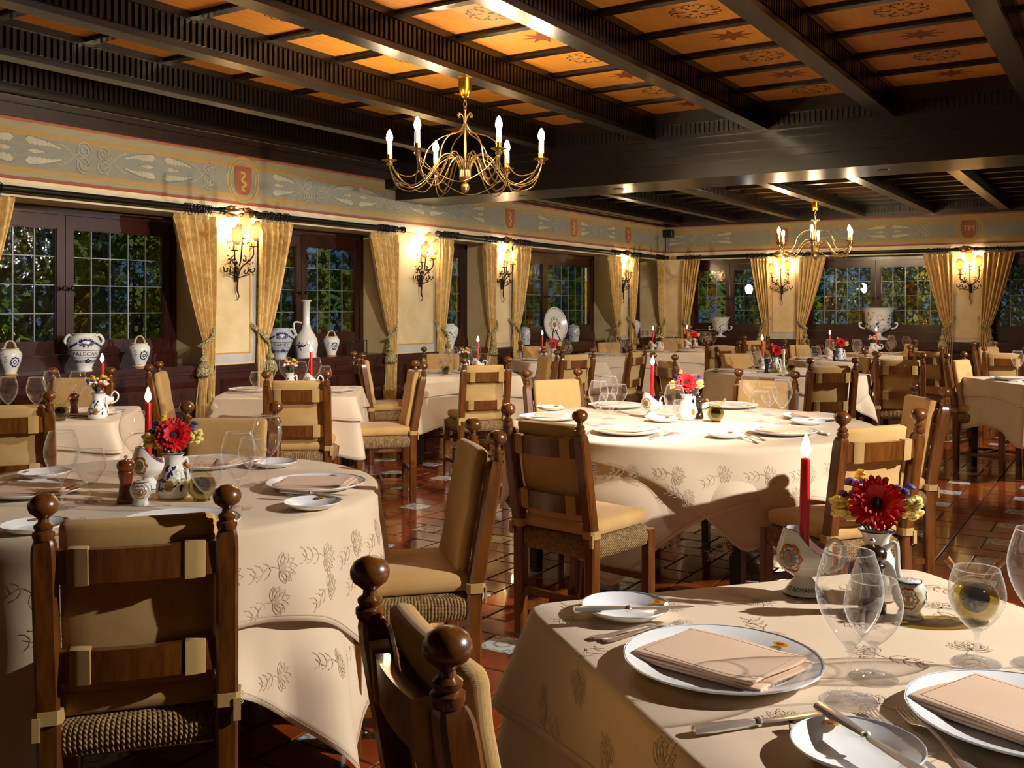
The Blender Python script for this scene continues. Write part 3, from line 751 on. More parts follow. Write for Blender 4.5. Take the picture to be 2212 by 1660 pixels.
# ================================================================ chairs
def oct_sec(x, y, z, s=.024, c=.28):
    k = s*(1-c); return [(x+a, y+b, z) for a, b in ((-k, -s), (k, -s), (s, -k), (s, k), (k, s), (-k, s), (-s, k), (-s, -k))]
def post_y(z): return -.19 if z < .44 else -.19-.078*(z-.44)/.46
def chair():
    r = empty('dining_chair')
    pf = [(.0195, .872), (.0225, .880), (.0225, .888), (.0165, .892), (.0195, .898), (.0195, .903), (.0115, .909), (.0105, .916), (.0165, .922), (.0270, .930), (.0312, .940), (.0310, .949), (.0255, .960), (.014, .967), (0, .970)]
    for s in (-1, 1):
        x = s*.185
        b = MB(); b.rings([oct_sec(x, post_y(z), z, q) for z, q in ((0, .0225), (.2, .024), (.44, .0245), (.6, .0245), (.83, .0245), (.855, .023), (.868, .0195), (.874, .016))])
        p = b.build('back_post', M['chair'], r, True, 30)
        MB().lathe(pf, 18, Matrix.Translation((x, post_y(.9), 0))).build('finial', M['chair'], p)
        b = MB(); b.rings([oct_sec(s*.192, .185, z, .0225) for z in (0, .44)]); b.build('leg', M['chair'], r, True, 30)
    for z0, z1 in ((.775, .848), (.552, .622)):
        def sec(x, e=0.0, e2=0.0):
            zc = (z0+z1)/2; y = post_y(zc)-.022*(1-(x/.17)**2)
            return [(x, y-.011-e, z0-e2), (x, y+.011+e, z0-e2), (x, y+.005+e, z1+e2), (x, y-.017-e, z1+e2)]
        b = MB(); b.rings([sec(-.172+.344*i/10) for i in range(11)]); sl = b.build('slat', M['chair'], r, True, 30)
        for s in (-1, 1):
            c = s*.118; b = MB(); b.rings([sec(c-.022, .0022, .002), sec(c-.0205, .0038, .0034), sec(c, .0042, .0038), sec(c+.0205, .0038, .0034), sec(c+.022, .0022, .002)])
            b.build('strap', M['strap'], sl, True, 50)
    def tilt(v): return Vector((v.x, v.y-.17*(v.z)+.004*math.cos(v.x*9)-.012*(1-(v.x/.17)**2)+.003*math.sin(v.z*30+v.x*11), v.z))
    MB().rbox((0, post_y(.69)+.042, .705), (.325, .046, .395), .02, None, tilt, 5).build('back_cushion', M['canvas'], r, True, 60)
    # woven rush seat: cords wrapped over the rails
    N = 4*150; R = []
    per = []
    for k in range(N):
        t = k/N*4; sd = int(t); f = (t-sd)*2-1
        ex = [(f, -1), (1, f), (-f, 1), (-1, -f)][sd]
        x, y = ex[0]*.198, ex[1]*.19
        q = (abs(ex[0])**10+abs(ex[1])**10)**.1; per.append((x/q, y/q, [(0, -1), (1, 0), (0, 1), (-1, 0)][sd]))
    for z, ins in ((.372, .05), (.372, .012), (.380, -.002), (.40, -.008), (.43, -.008), (.448, -.002), (.457, .014), (.457, .1)):
        row = []
        for k, (x, y, nn) in enumerate(per):
            rg = .0034*abs(math.sin(PI*k/4)) if ins < .06 else 0
            s = 1-ins/.19; row.append((x*s+nn[0]*rg, y*s+nn[1]*rg, z+(rg*.6 if ins == .014 else 0)))
        R.append(row)
    MB().rings(R).build('rush_seat', M['rush'], r, True, 70)
    def puff(v):
        q = max(0, 1-(v.x/.19)**2)*max(0, 1-(v.y/.18)**2)
        return Vector((v.x, v.y, v.z+(.012*q-.016*math.exp(-(v.x**2+v.y**2)/.0016) if v.z > 0 else 0)))
    sc = MB().rbox((0, .002, .489), (.378, .385, .062), .026, None, puff, 7).build('seat_cushion', M['canvas'], r, True, 60)
    MB().lathe([(.011, .512), (.011, .516), (.006, .519), (0, .5195)], 12, Matrix.Translation((0, .012, 0))).build('button', M['strap'], sc)
    for s in (-1, 1):
        b = MB(); x = s*.185; y = post_y(.47)
        b.rings([oct_sec(x, y, z, .030, .35) for z in (.462, .466, .488, .492)])
        b.box((x+s*.022, y-.03, .455), (.016, .006, .05), None); b.build('tie', M['strap'], sc, True, 30)
    def bar(p, q, t=.014, h=.017):
        p, q = Vector(p), Vector(q); m = (p+q)/2; d = q-p
        b = MB(); b.box((0, 0, 0), (d.length, t*1.5, h*1.6), Matrix.Translation(m) @ RZ(math.atan2(d.y, d.x))); b.build('stretcher', M['chair'], r, False)
    for s in (-1, 1): bar((s*.188, -.18, .115), (s*.19, .175, .115))
    bar((-.17, -.19, .2), (.17, -.19, .2)); bar((-.18, .185, .235), (.18, .185, .235)); bar((-.18, 0, .115), (.18, 0, .115))
    return r
def put_chair(p1, p2, face, label):
    # p1, p2: pixels of the two finial tops; face: a point the chair looks at
    a, b = at(p1[0], p1[1], .97), at(p2[0], p2[1], .97); mid = (a+b)/2; d = (b-a); d.z = 0
    n = Vector((-d.y, d.x, 0)).normalized()
    tgt = Vector((face[0], face[1], 0))-mid; tgt.z = 0
    if n.dot(tgt) < 0: n = -n
    n = (n*.75+tgt.normalized()*.25).normalized() if d.length < .5 else tgt.normalized()
    o = mid+n*.268; o.z = 0
    return place('chair', chair, label, 'chair', o, math.atan2(n.y, n.x)-PI/2, 'rush-seated wooden dining chairs')
def tb(px, py): p = at(px, py, .76); return (p.x, p.y)
TC = {1: tb(333, 1057), 2: tb(1490, 912), 4: tb(96, 897), 5: tb(632, 846), 6: tb(1000, 806), 7: tb(1205, 779), 8: tb(1335, 767), 9: tb(1697, 804), 10: tb(1822, 777),
      11: tb(2262, 822), 12: tb(1448, 760), 13: tb(1528, 751), 14: tb(1925, 765)}
A3, B3 = at(1136, 1306, .76), at(1973, 1226, .76)
ex3 = (B3-A3).normalized(); ey3 = Vector((ex3.y, -ex3.x, 0)); S3 = (B3-A3).length
TC[3] = tuple((A3+ex3*S3/2+ey3*S3/2)[:2])
back = lambda k, n=3: TC[k]
put_chair((98, 1065), (487, 1047), TC[1], 'large dark wooden chair seen from behind in the near left corner')
put_chair((802, 1205), (961, 1345), TC[3], 'nearest chair at the bottom centre, finials toward the viewer, at the front right table')
put_chair((1012, 901), (1085, 930), TC[1], 'chair turned left beside the near left round table, seat cushion in shade')
put_chair((1098, 870), (1253, 885), TC[2], 'slat-back chair at the near left of the central round table')
put_chair((578, 800), (704, 800), TC[5], 'honey-coloured chair seen from behind at the table with daisies')
put_chair((897, 778), (916, 783), TC[5], 'side-on chair at the right side of the table with daisies')
put_chair((766, 763), (780, 757), TC[6], 'chair against the curtain, facing right, behind the table with daisies')
put_chair((406, 866), (593, 866), TC[1], 'chair facing the viewer across the near left round table')
put_chair((-72, 848), (94, 844), TC[4], 'chair cut by the left edge, its back to the viewer')
put_chair((112, 793), (241, 793), TC[4], 'chair under the two-handled jar facing the viewer')
put_chair((322, 787), (343, 780), TC[5], 'side-on chair with back against the wainscot below the first curtain')
put_chair((1004, 772), (1097, 770), TC[6], 'slat-back chair left of centre, at the table below the plaster pillar')
put_chair((917, 749), (996, 749), TC[6], 'chair facing the viewer below the plaster pillar')
put_chair((1140, 798), (1246, 795), TC[2], 'brightly lit chair facing the viewer at the far left of the central round table')
put_chair((1210, 753), (1286, 750), TC[7], 'slat-back chair in front of the oval platter')
put_chair((1182, 757), (1194, 751), TC[6], 'side-on chair right of the table below the plaster pillar')
put_chair((1366, 748), (1390, 745), TC[7], 'side-on chair facing left just beyond the tall red candle')
put_chair((1420, 762), (1449, 765), TC[9], 'chair turned away to the right of the tall red candle')
put_chair((1533, 738), (1589, 734), TC[13], 'slat-back chair in front of the small urn')
put_chair((1548, 749), (1628, 749), TC[9], 'chair facing the viewer left of the gerbera on the right round table')
put_chair((1597, 796), (1716, 801), TC[2], 'chair facing the viewer at the far right of the central round table')
put_chair((1754, 773), (1844, 772), TC[9], 'slat-back chair with its back to the viewer at the round table right of centre')
put_chair((1870, 760), (1888, 752), TC[9], 'side-on chair with dark cushion right of the round table')
put_chair((1913, 765), (1973, 757), TC[14], 'slat-back chair in front of the white-topped table')
put_chair((1827, 889), (1978, 881), TC[2], 'large slat-back chair behind the red gerbera at the front right')
put_chair((1971, 823), (2047, 836), TC[2], 'chair turned left with a tall lit side cushion at right')
put_chair((2058, 764), (2070, 757), TC[11], 'chair facing right toward the table at the right edge')
put_chair((2139, 748), (2202, 749), (TC[11][0]+.3, TC[11][1]+4), 'dark chair under the right-hand curtain, its back to the viewer')
put_chair((2108, 738), (2146, 736), TC[11], 'chair with pale cushion below the right-hand wall lamp')
put_chair((1955, 731), (1989, 733), TC[14], 'farthest chair below the big urn window')
put_chair((1980, 745), (2019, 747), TC[14], 'chair facing left beside the white-topped table')
put_chair((1691, 731), (1752, 736), TC[10], 'chair with lit cushion left of the white post glare')
put_chair((1627, 727), (1641, 724), TC[13], 'small distant chair beside the lit candle near the small urn')
put_chair((1281, 729), (1340, 728), TC[8], 'distant chair facing the viewer right of the lidded jar')
put_chair((1126, 736), (1190, 736), TC[7], 'chair facing the viewer left of the oval platter')
put_chair((1431, 721), (1475, 721), TC[12], 'farthest chair near the room corner')

# ================================================================ tables and cloths
def table(shape, c, half, rz, label):
    t = empty('dining_table', (c[0], c[1], 0), rz); tag(t, label, 'table', 'dining tables')
    b = MB()
    if shape == 'r': b.lathe([(half-.012, .715), (half-.006, .725), (half-.006, .75), (half-.012, .754)], 48)
    else: b.rbox((0, 0, .735), (2*half-.012, 2*half-.012, .036), .008)
    b.build('tabletop', M['tableleg'], t)
    l = half*(.62 if shape == 'r' else .86); lm = None
    for sx in (-1, 1):
        for sy in (-1, 1):
            if lm is None: lm = MB().rings([oct_sec(0, 0, z, q, .15) for z, q in ((0, .024), (.7, .036))]).mesh('leg', M['tableleg'])
            mk('leg', lm, t, (sx*l, sy*l, 0))
    ap = MB(); l2 = l-.0
    for s in (-1, 1): ap.bb(-l2, l2, s*l2-.012, s*l2+.012, .62, .715); ap.bb(s*l2-.012, s*l2+.012, -l2, l2, .62, .715)
    ap.build('apron', M['tableleg'], t, False)
    return t
def sqr(a, rot, rc=12.0):
    def f(th):
        c, s = abs(math.cos(th-rot)), abs(math.sin(th-rot)); return a/((c**rc+s**rc)**(1/rc))
    return f
def cloth_fn(Rt, z, amp, nf, ph, off, flare, h0=0.0):
    Rm = min(Rt(2*PI*i/90) for i in range(90))
    def pt(th, s):
        R = Rt(th)+off; cn = max(0, (Rt(th)/Rm-1)/.36)**2
        if s <= R-.014: return Vector((s*math.cos(th), s*math.sin(th), z))
        t = s-(R-.014); e = .014; q = e*PI/2
        if t < q: a = t/e; rr, zz = R-.014+e*math.sin(a), z-e*(1-math.cos(a)); h = 0
        else: h = t-q; rr, zz = R, z-e-h
        g = max(0, min(1, (h-h0)/.22)); g = g*g*(3-2*g); w = .5+.5*math.sin(nf*th+ph)+.35*math.sin((nf+3)*th+1.7*ph)
        o = g*amp*max(0, w)*(1+1.5*max(0, h-.3))+flare*(h if h0 == 0 else max(0, h-h0)*2)+cn*(.36*h if h0 == 0 else .34*min(h, h0)+.10*max(0, h-h0))
        return Vector(((rr+o)*math.cos(th), (rr+o)*math.sin(th), max(zz+.12*o, .012)))
    return pt
def cloth(name, c, Rt, Sc, z, amp, nf, ph, off, flare, label, group, motifs=None, rz=0, h0=0.0):
    f = cloth_fn(Rt, z, amp, nf, ph, off, flare, h0); NTH = 216; R = []
    for j in range(25):
        row = []
        for i in range(NTH):
            th = 2*PI*i/NTH; r0, r1 = Rt(th)+off-.014, Sc(th)
            if j < 6: s = r0*(j+.02)/6
            else: s = r0+(r1-r0)*((j-6)/18)
            row.append(f(th, max(s, .002)))
        R.append(row)
    b = MB(); b.rings(R, False)
    b.f = [tuple(reversed(q)) for q in b.f]; b.f.append(tuple(range(NTH)))
    o = b.build(name, M['cloth'], None, True, 70); o.location = (c[0], c[1], 0); o.rotation_euler = (0, 0, rz); tag(o, label, 'tablecloth', group)
    sm = o.modifiers.new('thickness', 'SOLIDIFY'); sm.thickness = .0016; sm.offset = -1
    hb = MB(); hb.rings([[f(2*PI*i/NTH, Sc(2*PI*i/NTH)-q_)*1.0+Vector((math.cos(2*PI*i/NTH), math.sin(2*PI*i/NTH), 0))*.0016 for i in range(NTH)] for q_ in (.019, .016)], False); hb.build('hem_stitch', M['motif'], o)
    if motifs:
        mb = MB()
        def mp(u, v):
            s = math.hypot(u, v); th = math.atan2(v, u); p = f(th, s); q = f(th, s+.002); p2 = f(th+.004, s); n = (q-p).cross(p2-p)
            if n.length > 0:
                n.normalize()
                if n.z < -.2 or (abs(n.z) <= .2 and n.x*math.cos(th)+n.y*math.sin(th) < 0): n = -n
            return p+n*.0012
        for (u, v, a, k) in motifs:
            def W_(p, q): ca, sa = math.cos(a), math.sin(a); return mp(u+k*(p*ca-q*sa), v+k*(p*sa+q*ca))
            for i in range(7):
                an = -1.25+2.5*i/6; L = .052-.012*abs(i-3)/3
                q = [(L*t*math.cos(an)+.010*math.sin(PI*t)*-math.sin(an), L*t*math.sin(an)+.010*math.sin(PI*t)*math.cos(an)) for t in [j/6 for j in range(7)]]
                q2 = [(L*t*math.cos(an)-.010*math.sin(PI*t)*-math.sin(an), L*t*math.sin(an)-.010*math.sin(PI*t)*math.cos(an)) for t in [j/6 for j in range(5, 0, -1)]]
                mb.ribbon(q+q2+[q[0]], .0019, W_)
                mb.ribbon([(L*.2*math.cos(an), L*.2*math.sin(an)), (L*.85*math.cos(an), L*.85*math.sin(an))], .0014, W_)
            mb.ribbon(bez([(0, 0), (-.03, .008), (-.06, -.01), (-.085, .004)], 12), .0026, W_)
            for s in (-1, 1):
                for j in range(3):
                    x0 = -.025-.022*j; mb.ribbon(bez([(x0, 0), (x0-.006, s*.014), (x0-.022, s*.022)], 6), [.004]*5+[.002]*9, W_) if False else mb.ribbon([(x0, 0), (x0-.008, s*.014), (x0-.022, s*.02)], .0026, W_)
        tag(mb.build('woven_motif', M['motif'], o, False), None, None, None, 'stuff')
    return o
LB = {1: 'near left round table', 2: 'central round table', 3: 'front right table', 4: 'table under the two-handled jar', 5: 'table with daisies', 6: 'table below the plaster pillar', 7: 'table below the oval platter',
      8: 'table right of the lidded jar', 9: 'round table right of centre', 10: 'table left of the big urn', 11: 'table at the right edge', 12: 'table nearest the room corner', 13: 'table below the small urn', 14: 'white-topped table under the big urn'}
TG, CG, UG = 'dining tables', 'beige top cloths', 'beige under cloths'
def grid_motifs(R, stp, k, seed, inner=0):
    rd = random.Random(seed); out = []
    n = int(R/stp)+1
    for i in range(-n, n+1):
        for j in range(-n, n+1):
            u, v = (i+.5*(j % 2))*stp, j*stp*.87
            if inner <= max(abs(u), abs(v)) < R: out.append((u+rd.uniform(-.02, .02), v+rd.uniform(-.02, .02), rd.uniform(0, 6.28), k))
    return out
def ring_motifs(r, n, k, seed):
    rd = random.Random(seed); return [(r*math.cos(2*PI*i/n)*1, r*math.sin(2*PI*i/n), 2*PI*i/n+PI/2+rd.uniform(-.4, .4), k) for i in range(n)]
# round tables: square cloths whose corners hang low
for n, R, hs, hu, rot, ru in ((1, .727, .997, 1.19, math.radians(-18), math.radians(50)), (2, .92, 1.02, 1.226, math.radians(-8), math.radians(47)), (9, .73, .84, 1.05, math.radians(10), math.radians(52)), (10, .6, .72, .95, math.radians(25), math.radians(70))):
    table('r', TC[n], R, rot, 'round dining table hidden by linen, %s' % LB[n])
    rf = lambda th, R=R: R
    mo = (ring_motifs(R+.13, 30, 1.15, n)+ring_motifs(R+.22, 26, 1.1, n+5)) if n in (1, 2) else None
    cloth('tablecloth', TC[n], rf, sqr(hu*.93, ru, 14), .757, .05, 13, .4+n, .002, .05, 'long beige under cloth on the %s' % LB[n], UG, ring_motifs(R+.42, 30, 1.1, n) if n in (1, 2) else None, 0, hs-R-.03)
    cloth('tablecloth', TC[n], rf, sqr(hs, rot, 14), .760, .03, 11, 1.1+n, .012, .05, 'beige damask top cloth on the %s' % LB[n], CG, mo)
ang3 = math.atan2(ex3.y, ex3.x)
for n, a, rz, hs, hu in ((3, S3/2, ang3, S3/2+.17, S3/2+.5), (4, .44, math.radians(44), .57, .76), (5, .47, math.radians(38), .60, .79), (6, .47, math.radians(40), .62, .86), (7, .44, math.radians(45), .57, .84), (8, .44, math.radians(40), .57, .84),
                         (11, .47, math.radians(36), .61, .84), (12, .4, math.radians(45), .53, .78), (13, .4, math.radians(30), .53, .78), (14, .45, math.radians(40), .58, .84)):
    table('s', TC[n], a, rz, 'square dining table hidden by linen, %s' % LB[n])
    rf = sqr(a, 0, 22)
    mo = grid_motifs(S3/2+.16, .2, 1.0, 5) if n == 3 else None
    cloth('tablecloth', TC[n], rf, sqr(hu, 0, 14), .757, .022, 9, .7+n, .002, .04, 'long beige under cloth on the %s' % LB[n], UG, None, rz, hs-a-.02)
    cloth('tablecloth', TC[n], rf, sqr(hs, 0, 16), .760, .012, 8, 2.1+n, .010, .05, 'beige top cloth on the %s' % LB[n] if n != 3 else 'beige damask top cloth with woven leaves on the front right table', CG, mo, rz)

# ================================================================ tableware
def plate(R, well):
    def f():
        r = empty('dinner_plate' if R > .12 else 'bread_plate')
        b = MB(); N = 48; pr = [(.001, .006), (well*.97, .006), (well, .007), (well+.012, .013), (R*.97, .021), (R, .0225), (R, .0205), (R*.95, .0165), (well+.01, .006), (well*.8, .0015), (well*.78, 0), (well*.70, 0), (well*.68, .002), (.001, .002)]
        rg = []
        for q, z in pr:
            rg.append([(q*(1+(.008*math.cos(8*2*PI*j/N)**2 if q > R*.96 else 0))*math.cos(2*PI*j/N), q*(1+(.008*math.cos(8*2*PI*j/N)**2 if q > R*.96 else 0))*math.sin(2*PI*j/N), z) for j in range(N)])
        b.rings(rg); b.build('dish', M['china'], r, True, 50)
        MB().tube([(R*.99*math.cos(2*PI*j/N), R*.99*math.sin(2*PI*j/N), .0218) for j in range(N)], .0009, 6, True).build('blue_rim', M['chinarim'], r)
        c = MB(); c.lathe([(.010, .0206), (.010, .0215), (.001, .0216)], 14, Matrix.Translation((0, R*.80, -.0015)) @ Matrix.Diagonal((1.5, 1, 1, 1)))
        c.build('gold_crest', M['ochre'], r)
        c = MB(); c.lathe([(.005, .0206), (.005, .0222), (.001, .0222)], 10, Matrix.Translation((0, R*.80, -.0015)) @ Matrix.Diagonal((1.5, 1, 1, 1))); c.build('crest_heart', M['rusty'], r)
        return r
    return f
BIG, SMALL = plate(.162, .115), plate(.086, .055)
def napkin():
    b = MB()
    for k, (dx, dy, w_, h_) in enumerate(((0, 0, .165, .125), (.003, -.002, .163, .123), (-.002, -.003, .160, .121))):
        def wv(v, k=k): return Vector((v.x+.004*math.sin(v.y*40), v.y+.003*math.sin(v.x*30+k), v.z+.0022*math.sin(v.x*24+k)*math.sin(v.y*20+1)+(.006*max(0, (v.x-.04)/.045) if k == 2 else 0)))
        b.rbox((dx, dy, .0045+k*.0062), (w_, h_, .0066), .0032, None, wv, 8)
    o = b.build('napkin', M['napkin'], None, True, 60)
    h = MB(); h.ribbon([(-.075, -.052), (.072, -.052), (.072, .052), (-.075, .052), (-.075, -.052)], .0015, lambda u, v: Vector((u, v, .0222+.0022*math.sin(u*24+2)*math.sin(v*20+1)+.006*max(0, (u-.04)/.045)))); h.build('hem_stitch', M['motif'], o, False)
    return o
def sec2(x, w_, t_, z, n=8): return [(x, w_*math.cos(2*PI*i/n), z+t_*math.sin(2*PI*i/n)) for i in range(n)]
def fork():
    r = empty('fork'); b = MB()
    b.rings([sec2(*q) for q in ((-.10, .002, .001, .004), (-.098, .0095, .002, .004), (-.085, .0115, .0022, .0035), (-.06, .0075, .0022, .004), (-.02, .0035, .0022, .009), (.02, .003, .0024, .012), (.035, .008, .002, .009), (.045, .0115, .0016, .006), (.06, .0118, .0014, .004))]); b.build('handle', M['silver'], r)
    tm = MB().tube([(.058, 0, .004), (.075, 0, .0035), (.092, 0, .006), (.101, 0, .009)], [.0016, .0016, .0014, .0005], 6).mesh('tine', M['silver'])
    for k in range(4): mk('tine', tm, r, (0, -.0088+.00587*k, 0))
    return r
def knife():
    r = empty('table_knife'); b = MB()
    b.rings([sec2(*q) for q in ((-.118, .003, .002, .007), (-.116, .010, .006, .007), (-.09, .0112, .0068, .007), (-.03, .0075, .0055, .0065), (-.018, .0055, .0048, .006), (-.015, .008, .007, .006), (-.011, .008, .007, .006), (-.008, .005, .004, .006))]); b.build('handle', M['silver'], r)
    b = MB(); b.rings([sec2(*q) for q in ((-.009, .004, .002, .006), (.0, .0075, .0013, .006), (.05, .0095, .001, .006), (.09, .0105, .0009, .006), (.108, .007, .0007, .006), (.115, .001, .0004, .006))]); b.build('blade', M['silver'], r)
    return r
def wineglass(h, rb, rt, st, name):
    def f():
        r = empty(name); fr = min(.042, rb*.85)
        p = []
        for i in range(15):
            t = i/14; z = st+(h-st)*t
            q = rb*math.sin(min(1, t*1.55+.06)*PI/2)**.75 if t < .6 else rb+(rt-rb)*((t-.6)/.4)**1.5
            p.append((max(.004, q), z))
        bw_ = MB().lathe(p, 28, None, False).build('bowl', M['glass'], r)
        MB().tube([(rt*math.cos(2*PI*j/28), rt*math.sin(2*PI*j/28), h) for j in range(28)], .0009, 5, True).build('rim', M['rim'], bw_)
        MB().lathe([(.004, .008), (.0036, .02), (.0036, st-.012), (.006, st-.002), (.011, st+.003)], 12).build('stem', M['stem'], r)
        MB().lathe([(fr, .0008), (fr, .002), (fr*.6, .004), (.012, .0065), (.004, .011)], 24).build('foot', M['stem'], r); return r
    return f
TALL, SHORT = wineglass(.228, .050, .036, .085, 'wine_glass'), wineglass(.160, .046, .036, .055, 'water_glass')
def surf_map(prof, off=.0008):
    zs = [z for r, z in prof]
    def rad(z):
        for (r0, z0), (r1, z1) in zip(prof, prof[1:]):
            if min(z0, z1) <= z <= max(z0, z1) and abs(z1-z0) > 1e-6: return r0+(r1-r0)*(z-z0)/(z1-z0)
        return prof[0][0]
    def mp(u, v):                     # u: distance along the girth at radius 1 -> angle, v: height
        q = rad(v)+off; return Vector((q*math.sin(u), -q*math.cos(u), v))
    return mp, rad
def pitcher(prof, hz0, hz1, hr, spots, name='flower_pitcher', crest=True):
    def f():
        r = empty(name); MB().lathe(prof, 28, None, True).build('body', M['majolica'], r, True, 60)
        mp, rad = surf_map(prof); zt = prof[-1][1]
        MB().tube(bez([(rad(hz1)*.96, 0, hz1), (rad(hz1)+hr, 0, hz1+.012), (rad(hz1)+hr*1.2, 0, (hz0+hz1)/2), (rad(hz0)+hr*.4, 0, hz0+.005), (rad(hz0)*.97, 0, hz0)], 20), .0055, 8).build('handle', M['majolica'], r)
        if spots:
            rd = random.Random(4); b = MB()
            for i in range(46):
                u, v = rd.uniform(-2.2, 2.2), rd.uniform(prof[0][1]+.03, zt*.72); a = rd.uniform(0, 6.3); k = rd.uniform(.004, .0085); q = max(rad(v), .02)
                P = [(k*math.cos(t)*(1 if abs(math.cos(t)) < .9 else 1.5), k*.55*math.sin(t)) for t in [2*PI*j/9 for j in range(9)]]
                b.poly([(u+(x*math.cos(a)-y*math.sin(a))/q, v+x*math.sin(a)+y*math.cos(a)) for x, y in P], mp)
            b.build('painted_leaves', M['cobalt'], r, False)
        MB().tube([mp(2*PI*j/30, zt-.001)+Vector((0, 0, .001)) for j in range(30)], .0014, 6, True).build('blue_rim', M['cobalt'], r)
        if crest: crest_mark(r, mp, -.75 if spots else .35, prof[0][1]+.045, .014, rad)
        return r
    return f
def crest_mark(parent, mp, u, v, k, rad):
    q = rad(v); b = MB(); ol = MB(); ce = MB()
    sc = lambda x, y: (u+x/q, v+y)
    b.poly([sc(k*(1+.12*math.cos(8*t))*math.cos(t), k*1.15*(1+.1*math.cos(6*t))*math.sin(t)) for t in [2*PI*j/28 for j in range(28)]], mp); b.build('crest', M['ochre'], parent, False)
    mp2 = lambda x, y: mp(x, y)*1.0+Vector((math.sin(x)*.0006, -math.cos(x)*.0006, 0))
    ol.poly([sc(k*.6*math.cos(t), k*.7*math.sin(t)) for t in [2*PI*j/18 for j in range(18)]], mp2); ol.build('crest_field', M['olivec'], parent, False)
    mp3 = lambda x, y: mp(x, y)+Vector((math.sin(x)*.0011, -math.cos(x)*.0011, 0))
    rr = random.Random(5)
    ce.ribbon([sc(k*(1+.12*math.cos(8*t))*math.cos(t), k*1.15*(1+.1*math.cos(6*t))*math.sin(t)) for t in [2*PI*j/28 for j in range(29)]], k*.12, mp3)
    for j in range(14):
        t = 2*PI*j/14+rr.uniform(-.1, .1); ce.ribbon([sc(k*q_*math.cos(t+w_), k*1.12*q_*math.sin(t+w_)) for q_, w_ in ((.58, 0), (.7, .18), (.82, .05), (.95, .22))], k*.09, mp3)
    ce.poly([sc(x*k*.3, y*k*.4) for x, y in ((0, 1), (-.8, .5), (-.6, -.6), (0, -1), (.6, -.6), (.8, .5))], mp3); ce.build('crest_lines', M['rusty'], parent, False)
PV = [(.034, 0), (.046, .006), (.052, .022), (.050, .045), (.040, .075), (.028, .098), (.0245, .112), (.027, .128), (.035, .140)]
PIT1 = pitcher(PV, .035, .108, .02, True); PIT2 = pitcher(PV, .035, .108, .02, False)
def gerbera(b, b2, c, R, nrm, rd, mat=None):
    q = Vector(nrm).to_track_quat('Z', 'Y').to_matrix().to_4x4(); Mx = Matrix.Translation(c) @ q
    for ring, (n, r0, r1, lift) in enumerate(((22, .18, 1.0, .05), (20, .16, .8, .28), (16, .14, .55, .55))):
        for i in range(n):
            a = 2*PI*(i+.5*ring)/n+rd.uniform(-.06, .06); L = R*r1*rd.uniform(.92, 1.05); wd = R*.19
            up = lambda t: R*(lift*t-.35*lift*t*t)+R*.05*rd.uniform(-1, 1)*t
            P = [(R*r0, -wd*.3, 0), (L*.6, -wd*.75, up(.6)), (L*.93, -wd*.5, up(.9)), (L, 0, up(1)), (L*.93, wd*.5, up(.9)), (L*.6, wd*.75, up(.6)), (R*r0, wd*.3, 0), (L*.6, 0, up(.6)-R*.02)]
            b.add(P, [(0, 1, 7), (1, 2, 7), (2, 3, 7), (3, 4, 7), (4, 5, 7), (5, 6, 7), (6, 0, 7)], Mx @ RZ(a))
    b2.lathe([(R*.22, 0), (R*.22, R*.08), (R*.12, R*.14), (0, R*.12)], 14, Mx)
def blossom(b, c, r, rd):
    for k in range(2): b.lathe([(r*.3, -r*.6), (r*.95, -r*.1), (r, r*.2), (r*.55, r*.6), (0, r*.62)], 7, Matrix.Translation(c) @ RX(rd.uniform(-.5, .5)) @ RY(rd.uniform(-.5, .5)) @ RZ(k*.4))
def bouquet(kind):
    def f():
        r = empty('bouquet'); rd = random.Random(8+len(kind)); st = MB(); z0 = .10
        def stem(p): st.tube([(0, 0, z0), (p[0]*.4, p[1]*.4, .135), p], .0022, 5)
        if kind == 'gerbera':
            g, h = MB(), MB(); c = Vector((0, -.026, .188)); gerbera(g, h, c, .058, (0.1, -.95, .45), rd); stem((0, -.02, .18))
            go = g.build('gerbera_petals', M['petal'], r, False); h.build('gerbera_heart', M['petalmid'], go)
            for nm, mt, cx, cy, cz, n, rr in (('yellow_blossoms', 'yellow', -.060, -.005, .172, 36, .0105), ('yellow_blossoms', 'yellow', .060, .0, .176, 24, .0105), ('purple_blossoms', 'purple', -.044, .008, .207, 14, .010), ('purple_blossoms', 'purple', .052, .014, .202, 7, .009), ('golden_blossom', 'gold_y', -.022, .006, .228, 4, .011)):
                b = MB()
                for i in range(n): blossom(b, Vector((cx+rd.uniform(-.024, .024), cy+rd.uniform(-.014, .014), cz+rd.uniform(-.018, .018))), rr*rd.uniform(.8, 1.15), rd)
                b.build(nm, M[mt], r); stem((cx, cy, cz-.01))
        else:
            for nm, mt, n, rr, zc in (('white_daisies', 'white_y', 26, .010, .175), ('yellow_daisies', 'gold_y', 7, .013, .195), ('purple_daisies', 'purple', 10, .011, .185), ('pale_daisies', 'yellow', 8, .011, .178), ('red_daisy', 'petal', 3, .014, .17)):
                b = MB()
                for i in range(n):
                    a = rd.uniform(0, 6.3); q = .055*math.sqrt(rd.random()); blossom(b, Vector((q*math.cos(a), q*math.sin(a), zc+.02-6*q*q+rd.uniform(-.008, .008))), rr*rd.uniform(.8, 1.1), rd)
                b.build(nm, M[mt], r); stem((rd.uniform(-.03, .03), rd.uniform(-.03, .03), .17))
        lf = MB()
        for i in range(14):
            a = i*2.4; L = .055+.02*(i % 3); Mx = Matrix.Translation((0, 0, .125)) @ RZ(a) @ RY(-.8-.12*(i % 4))
            lf.add([(0, 0, 0), (L*.5, -.006, .002), (L, 0, 0), (L*.5, .006, .002)], [(0, 1, 2, 3)], Mx)
        st.build('stems', M['green'], r); lf.build('leaves', M['green'], r, False); return r
    return f
